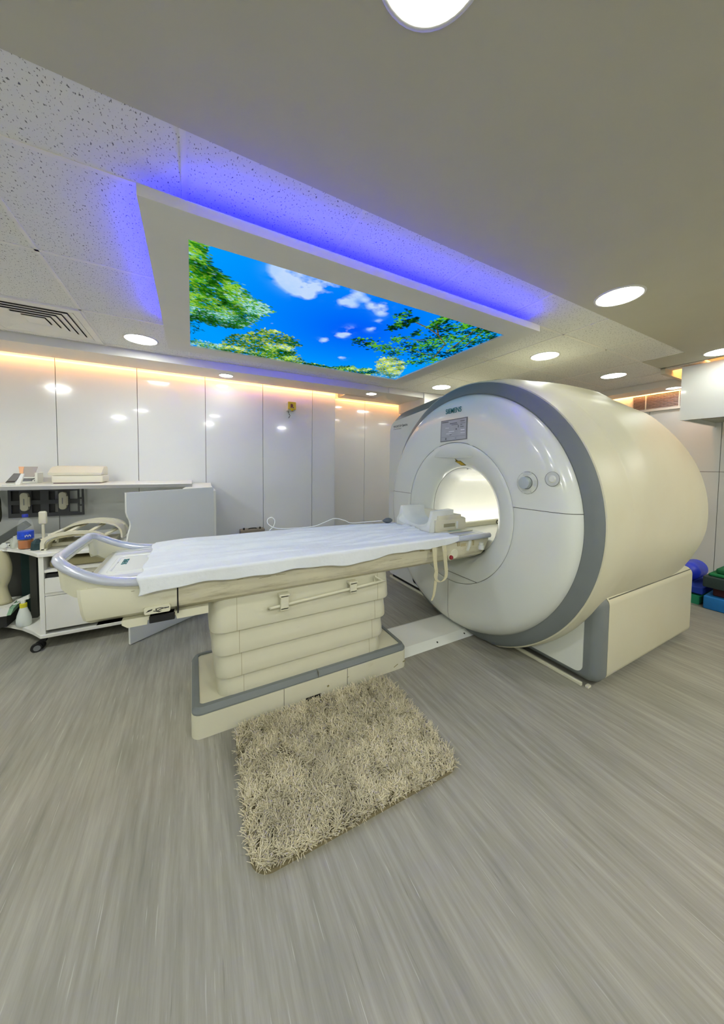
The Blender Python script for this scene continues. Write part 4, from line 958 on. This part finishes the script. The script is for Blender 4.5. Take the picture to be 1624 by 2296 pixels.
for v in b.verts: v.co.z += .012*math.sin(v.co.x*11)*(1 if v.co.z > .6 else 0)
o = mk('folded_cushion', b, mat('khaki_fabric', '9a9370', .8), None, True, auto=60); tag(o, 'khaki flat cushion on the open shelf under the trolley top', 'cushion')
b = NB(); prism(b, [(-.80, .52), (-.45, .52), (-.45, .545), (-.55, .553), (-.68, .553), (-.78, .542)], 1, 3.07, 3.4); o = mk('plastic_tray', b, M_coil, None); tag(o, 'pale curved tray sticking out above the upper trolley drawer', 'tray')
t = thing('supply_box', 'white box with a mint green end on the lower shelf at the left edge', 'box', (-1.36, 3.33, .20))
b = NB(); loft(b, [[(x, 3.30, z) for x, z in ((-1.52, .20), (-1.23, .20), (-1.215, .262), (-1.52, .262))], [(x, 3.55, z) for x, z in ((-1.52, .20), (-1.25, .20), (-1.235, .262), (-1.52, .262))]]); mk('box_body', b, M_shelf, t)
b = NB(); loft(b, [[(x, 3.298, z) for x, z in ((-1.232, .203), (-1.21, .203), (-1.192, .252), (-1.215, .256))], [(x, 3.55, z) for x, z in ((-1.25, .203), (-1.23, .203), (-1.215, .252), (-1.235, .256))]]); mk('box_end', b, mat('mint_plastic', '8fb597', .5), t)
b = NB(); box(b, -1.62, -1.24, 3.32, 3.60, .110, .199); o = mk('dark_case', b, mat('charcoal_case', '222321', .7), None); tag(o, 'charcoal case under the white box with the mint end', 'case')
b = NB(); t_ = catmull([(-1.30, 3.42, .70-.03), (-1.28, 3.41, .55), (-1.27, 3.40, .45), (-1.285, 3.41, .38), (-1.28, 3.41, .265)], 6)
tube(b, t_, lambda u: .035+.012*math.sin(u*7), 12, 1); o = mk('hanging_cloth', b, mat('sand_cloth', 'b8b394', .8), None, True); tag(o, 'sand coloured cloth hanging at the left picture edge below the trolley top', 'cloth')
b = NB(); box(b, -1.24, -1.0, 3.56, 3.61, .112, .66, .01); o = mk('storage_bag', b, mat('dark_green_bag', '0f2f2c', .8), None); tag(o, 'dark green bag standing in the open end of the trolley', 'bag')

# wall rack: dark flexible coil with cut-outs and two cream connectors
rk = thing('flexible_coil', 'dark grey flexible coil with square windows hanging under the wall shelf', 'coil', (-1.24, 4.12, .82))
X0, X1, Z0, Z1, YR = -1.505, -.965, .825, 1.105, 4.13
b = NB()
wins = [(-1.485, -1.43, .985, 1.075), (-1.485, -1.43, .865, .945), (-1.345, -1.285, .985, 1.075), (-1.345, -1.285, .865, .945), (-1.225, -1.16, .985, 1.07), (-1.225, -1.16, .862, .945), (-1.075, -1.012, .985, 1.07), (-1.075, -1.012, .862, .945), (-1.0, -.98, 1.0, 1.085), (-1.0, -.98, .93, .985), (-1.0, -.98, .85, .915)]
# frame built of strips between the windows
xsw = sorted({X0, X1}|{w[0] for w in wins}|{w[1] for w in wins}); zsw = sorted({Z0, Z1}|{w[2] for w in wins}|{w[3] for w in wins})
for i in range(len(xsw)-1):
    for j in range(len(zsw)-1):
        mx_, mz = (xsw[i]+xsw[i+1])/2, (zsw[j]+zsw[j+1])/2
        if any(w[0] < mx_ < w[1] and w[2] < mz < w[3] for w in wins): continue
        box(b, xsw[i], xsw[i+1], YR, YR+.018, zsw[j], zsw[j+1])
bmesh.ops.remove_doubles(b, verts=b.verts[:], dist=1e-5)
mk('coil_pad', b, mat('coil_charcoal', '4b4c50', .6), rk)
b = NB(); box(b, X0+.01, -1.19, YR+.02, YR+.03, Z0+.02, Z1-.01); mk('coil_backing', b, M_black, rk)
for x, lb_ in ((-1.385, 'left cream connector'), (-1.115, 'right cream connector')):
    b = NB(); prism(b, rrect(x-.027, x+.027, .89, 1.06, .022), 1, YR-.04, YR-.001, .006); cn = mk('connector', b, M_coil, rk, True, auto=40); cn['label'] = lb_
    b = NB(); prism(b, rrect(x+.027, x+.037, .93, 1.02, .004), 1, YR-.034, YR-.012); mk('connector_grip', b, M_coil, cn)
    b = NB(); box(b, x-.004, x+.004, YR-.0412, YR-.0402, .945, 1.005); mk('connector_print', b, M_lightprint, cn)
b = NB()
for x in (-1.43, -1.03): box(b, x-.01, x+.01, YR, 4.198, 1.09, 1.11)
mk('hook', b, M_dark, rk)
b = NB(); tube(b, [(-1.60, 4.14, 1.12), (-1.575, 4.13, 1.0), (-1.56, 4.13, .90), (-1.58, 4.13, .80)], lambda u: .012+.012*math.sin(u*5)**2, 10, 6); tube(b, [(-1.63, 4.14, 1.12), (-1.62, 4.12, .98), (-1.60, 4.12, .82)], .012, 10, 6); o = mk('hanging_cable', b, mat('cable_olive', '3c3e30', .7), None, True); tag(o, 'dark cables hanging under the wall shelf at the left picture edge', 'cable')

# on the counter: monitor, printer-like stand, two pads
zc = 1.158
t = thing('touch_monitor', 'small tilted touch monitor at the left end of the wall shelf', 'monitor', (-1.31, 3.69, zc))
def quad_slab(bm, pts, nrm, th):
    n = Vector(nrm)*th; loft(bm, [[Vector(p) for p in pts], [Vector(p)+n for p in pts]])
A_, B_, C_, D_ = Vector((-1.355, 3.69, zc+.018)), Vector((-1.292, 3.665, zc+.020)), Vector((-1.262, 3.72, zc+.092)), Vector((-1.322, 3.745, zc+.092))
nm_ = (B_-A_).cross(D_-A_).normalized()
b = NB(); quad_slab(b, [A_-nm_*.012, B_-nm_*.012, C_-nm_*.012, D_-nm_*.012], nm_, .012); mk('monitor_back', b, M_white, t)
b = NB(); quad_slab(b, [A_, B_, C_, D_], nm_, .0015); mk('monitor_bezel', b, mat('bezel_dark', '3a3c3e', .3), t)
q = lambda u, v: A_+(B_-A_)*u+(D_-A_)*v+nm_*.0016
b = NB(); quad_slab(b, [q(.06, .16), q(.94, .16), q(.94, .93), q(.06, .93)], nm_, .0006); mk('monitor_glass', b, mat('glass_grey', '77797a', .15), t)
b = NB(); box(b, -1.36, -1.285, 3.64, 3.70, zc, zc+.008, .003, 1); loft(b, [[(-1.29, 3.655, zc), (-1.262, 3.665, zc), (-1.262, 3.70, zc), (-1.29, 3.69, zc)], [(-1.270, 3.715, zc+.092), (-1.252, 3.715, zc+.092), (-1.252, 3.735, zc+.092), (-1.270, 3.735, zc+.092)]]); mk('monitor_stand', b, M_white, t)
t = thing('label_printer', 'small white open-top device with a raised flap behind the touch monitor', 'printer', (-1.31, 4.0, zc))
b = NB(); box(b, -1.40, -1.245, 3.95, 4.08, zc, zc+.015, .003, 1); box(b, -1.40, -1.385, 3.95, 4.08, zc+.015, zc+.06); box(b, -1.262, -1.243, 3.95, 4.08, zc+.015, zc+.095, .003, 1); box(b, -1.385, -1.262, 3.95, 3.96, zc+.046, zc+.055); mk('device_body', b, M_white, t)
b = NB(); quad_slab(b, [(-1.352, 3.99, zc+.055), (-1.278, 3.99, zc+.055), (-1.262, 4.03, zc+.146), (-1.352, 4.03, zc+.146)], (0, -.9, .4), .004); mk('raised_flap', b, mat('flap_taupe', 'a9a29c', .5), t)
b = NB(); quad_slab(b, [(-1.368, 3.99, zc+.055), (-1.353, 3.99, zc+.055), (-1.353, 4.03, zc+.146), (-1.39, 4.03, zc+.146)], (0, -.9, .4), .004); mk('peach_tab', b, mat('peach_paper', 'f0b98c', .6), t)
b = NB(); box(b, -1.36, -1.29, 3.98, 4.05, zc+.015, zc+.04); mk('inner_drum', b, mat('drum_grey', '8f9298', .5), t)
b = NB(); cyl(b, (-1.262, 3.949, zc+.022), (0, -1, 0), .012, .010, 18); mk('side_knob', b, M_white, t, True, auto=40)
b = NB(); cyl(b, (-1.260, 3.9385, zc+.022), (0, -1, 0), .004, .001, 12); mk('knob_eye', b, M_black, t)
t = thing('positioning_pad', 'flat cream pad lying on the wall shelf, lower of the two stacked', 'pad', (-.92, 3.95, zc))
b = NB(); box(b, -1.105, -.745, 3.80, 4.06, zc+.005, zc+.072, .010); mk('pad_block', b, mat('pad_cream', 'dcd8c6', .6, var=.02), t, True, auto=40)
b = NB(); box(b, -1.095, -.765, 3.805, 4.05, zc, zc+.006); mk('pad_base', b, mat('pad_maroon', '6a4a58', .7), t)
b = NB(); prism(b, [(3.80, zc+.074), (4.07, zc+.074), (4.07, zc+.14), (4.03, zc+.158), (3.90, zc+.15), (3.83, zc+.105), (3.795, zc+.098)], 0, -1.13, -.755, .006); o = mk('positioning_pad', b, mat('pad_cream', 'dcd8c6', .6, var=.02), None, True, auto=40); tag(o, 'sloped cream pad lying on top of the flat cream pad on the wall shelf', 'pad')

# case standing on the floor at the back wall
t = thing('carry_case', 'brown carrying case standing at the wall, its top just above the table edge', 'case', (.64, 4.10, 0))
b = NB(); box(b, .505, .79, 4.05, 4.17, 0, .548, .008, 2); mk('case_body', b, mat('brown_case', '8d8372', .5), t)
b = NB(); tube(b, [(.60, 4.10, .545), (.62, 4.10, .556), (.68, 4.10, .557), (.70, 4.10, .548)], .006, 8, 6); mk('case_handle', b, M_dark, t)
for x in (.545, .735):
    b = NB(); box(b, x-.010, x+.010, 4.06, 4.08, .54, .572, .002, 1); mk('case_latch', b, M_dark, t)

# yellow alarm box on the wall
t = thing('alarm_box', 'small yellow wall box marked R with a dark pull chain', 'alarm', (1.15, YW, 2.1))
b = NB(); box(b, 1.092, 1.192, YW-.10, YW-.002, 2.052, 2.156, .004, 1); mk('box_body', b, mat('box_white', 'c9c7c2', .5), t)
b = NB(); box(b, 1.090, 1.194, YW-.122, YW-.100, 2.062, 2.158, .006, 2); cyl(b, (1.145, YW-.110, 2.062), (0, 0, -1), .022, .016, 16, .014); mk('yellow_cover', b, mat('alarm_yellow', 'e3c40c', .35, 0, .3), t)
text('letter_mark', 'R', .066, face_mx((1.120, YW-.1225, 2.082), (1, 0, 0), (0, 0, 1)), mat('maroon_print', '6b1414', .5), t, .003)
b = NB(); cyl(b, (1.145, YW-.111, 2.046), (0, 0, -1), .012, .004, 12); mk('red_lens', b, mat('maroon_print', '6b1414', .5), t)
b = NB()
for k in range(9): cyl(b, (1.115+.004*k if k < 5 else 1.14-.006*(k-5), YW-.03, 2.052-.0105*k), (0, 0, -1), .003+.0018*(k % 3 == 1), .0105, 8)
mk('pull_chain', b, M_black, t)

# ------------------------------------------------------------------ foam pads at the right wall
def pad(name, x0, x1, y0, y1, z0, z1, hexc, label, cat='foam pad', bev=.012, rot=0):
    b = NB(); box(b, x0, x1, y0, y1, z0, z1, bev, 3)
    if rot:
        c = Vector(((x0+x1)/2, (y0+y1)/2, 0)); bmesh.ops.rotate(b, cent=c, matrix=Matrix.Rotation(R(rot), 3, 'Z'), verts=b.verts[:])
    o = mk(name, b, mat('foam_'+hexc, hexc, .75, var=.06, scale=30), None, True, auto=40); return tag(o, label, cat)
pad('foam_block', 4.37, 4.84, .44, 1.11, 0, .125, '1a74c0', 'bright blue foam block on the floor at the bottom of the right-hand stack', rot=2)
pad('foam_block', 4.42, 4.84, .44, 1.055, .127, .205, '3c1216', 'maroon foam block between the bright blue block and the charcoal pad')
pad('foam_block', 4.37, 4.86, .40, 1.115, .207, .315, '2f4040', 'charcoal green foam pad under the folded green cloths')
pad('folded_cloth', 4.40, 4.84, .5, 1.085, .317, .345, '0f7a48', 'folded green cloth lying directly on the charcoal pad', 'cloth', .01)
pad('folded_cloth', 4.43, 4.82, .5, 1.045, .347, .395, '11683f', 'thicker folded green cloth on top of the foam stack', 'cloth', .014)
b = NB(); prism(b, [(4.42, 0), (4.95, 0), (4.95, .10), (4.42, .085)], 1, 1.14, 1.62, .01); o = mk('foam_block', b, mat('foam_teal', '1c8a66', .75), None, True, auto=40); tag(o, 'teal green foam slab on the floor under the dark blue pad', 'foam pad')
pad('foam_block', 4.43, 4.94, 1.125, 1.60, .102, .17, '1238a8', 'dark blue foam pad lying on the teal slab', bev=.01)
b = NB(); rings = []
for k in range(17):
    x = 4.55+.36*k/16; e = min(1, (k+.5)/3, (16.5-k)/3)**.5; r = .095*e
    rings.append([(x, 1.29+r*math.cos(2*PI*j/24), .268+r*math.sin(2*PI*j/24)) for j in range(24)])
loft(b, rings); o = mk('bolster_roll', b, mat('roll_blue', '2a3fd8', .45, 0, .2, .3, 4), None, True); tag(o, 'shiny blue round bolster lying on the dark blue foam pad', 'bolster')

# ------------------------------------------------------------------ shaggy rug
t = thing('shag_rug', 'shaggy beige rug on the floor in front of the table foot', 'rug', (.6, 1.32, 0))
RX0, RX1, RY0, RY1 = .165, 1.055, 1.0, 1.655; RA = R(-1.5)
def rugp(x, y, z): 
    c, s = math.cos(RA), math.sin(RA); dx, dy = x-.61, y-1.33; return (.61+dx*c-dy*s, 1.33+dx*s+dy*c, z)
b = NB(); rp = rrect(RX0, RX1, RY0, RY1, .07, 8); loft(b, [[rugp(x, y, 0) for x, y in rp], [rugp(x, y, .012) for x, y in rp]]); mk('rug_backing', b, mat('rug_backing', '7d7457', .95), t)
def pile():
    n = 30000; rng = np.random.default_rng(2)
    X = rng.uniform(RX0, RX1, n); Y = rng.uniform(RY0, RY1, n)
    dx = np.maximum(np.maximum(RX0+.07-X, X-RX1+.07), 0); dy = np.maximum(np.maximum(RY0+.07-Y, Y-RY1+.07), 0)
    k = np.hypot(dx, dy) < .07; X = X[k]; Y = Y[k]; n = len(X)
    cl = 3.5*np.sin(X*31+2*np.sin(Y*23))+3.0*np.cos(Y*37+1.7*np.sin(X*19))
    ang = cl+rng.normal(0, 1.1, n); L = rng.uniform(.026, .044, n); lean = rng.uniform(.5, 1.25, n)
    w = rng.uniform(.0014, .0030, n); ca, sa = np.cos(ang), np.sin(ang); tw = rng.uniform(-.5, .5, n)
    V = []; S = 4
    for s in range(S):
        u = s/(S-1); th = lean*u; h = L*u*np.cos(th*.75); d = L*u*np.sin(th)
        px = X+ca*d; py = Y+sa*d; pz = .008+h*.95; ww = w*(1-.55*u); aa = ang+PI/2+tw*u*2
        wx, wy = np.cos(aa)*ww, np.sin(aa)*ww
        V.append(np.stack([px-wx, py-wy, pz], -1)); V.append(np.stack([px+wx, py+wy, pz], -1))
    V = np.stack(V, 1).reshape(-1, 3); c, s_ = math.cos(RA), math.sin(RA)
    dx = V[:, 0]-.61; dy = V[:, 1]-1.33; V[:, 0] = .61+dx*c-dy*s_; V[:, 1] = 1.33+dx*s_+dy*c
    V[:, 1] = np.where((V[:, 1] > 1.676) & (V[:, 2] < .13), 1.676-(V[:, 1]-1.676)*.2, V[:, 1])
    V[:, 2] = np.maximum(V[:, 2], .004)
    V -= np.array([.6, 1.32, 0])
    i = np.arange(n)*2*S; F = np.concatenate([np.stack([i+2*q, i+2*q+1, i+2*q+3, i+2*q+2], -1) for q in range(S-1)])
    me = bpy.data.meshes.new('pile'); me.from_pydata(V.tolist(), [], F.tolist()); me.shade_smooth()
    me.materials.append(mat('rug_yarn', 'c6bea2', .85, var=.22, scale=9, spec=.2))
    o = bpy.data.objects.new('pile', me); COL.objects.link(o); o.parent = t; o['kind'] = 'stuff'
pile()

# ------------------------------------------------------------------ world and view
w = bpy.data.worlds.new('world'); sc.world = w; w.use_nodes = True
w.node_tree.nodes['Background'].inputs[0].default_value = (.8, .8, .75, 1); w.node_tree.nodes['Background'].inputs[1].default_value = .1
sc.view_settings.view_transform = 'Standard'; sc.view_settings.look = 'None'; sc.view_settings.gamma = 1; sc.view_settings.use_curve_mapping = False
sc.view_settings.exposure = 1.85
sc.cycles.use_denoising = True
sc.cycles.max_bounces = 8; sc.cycles.diffuse_bounces = 5; sc.cycles.glossy_bounces = 3; sc.cycles.transmission_bounces = 6
sc.cycles.caustics_reflective = False; sc.cycles.caustics_refractive = False
sc.cycles.sample_clamp_indirect = 6
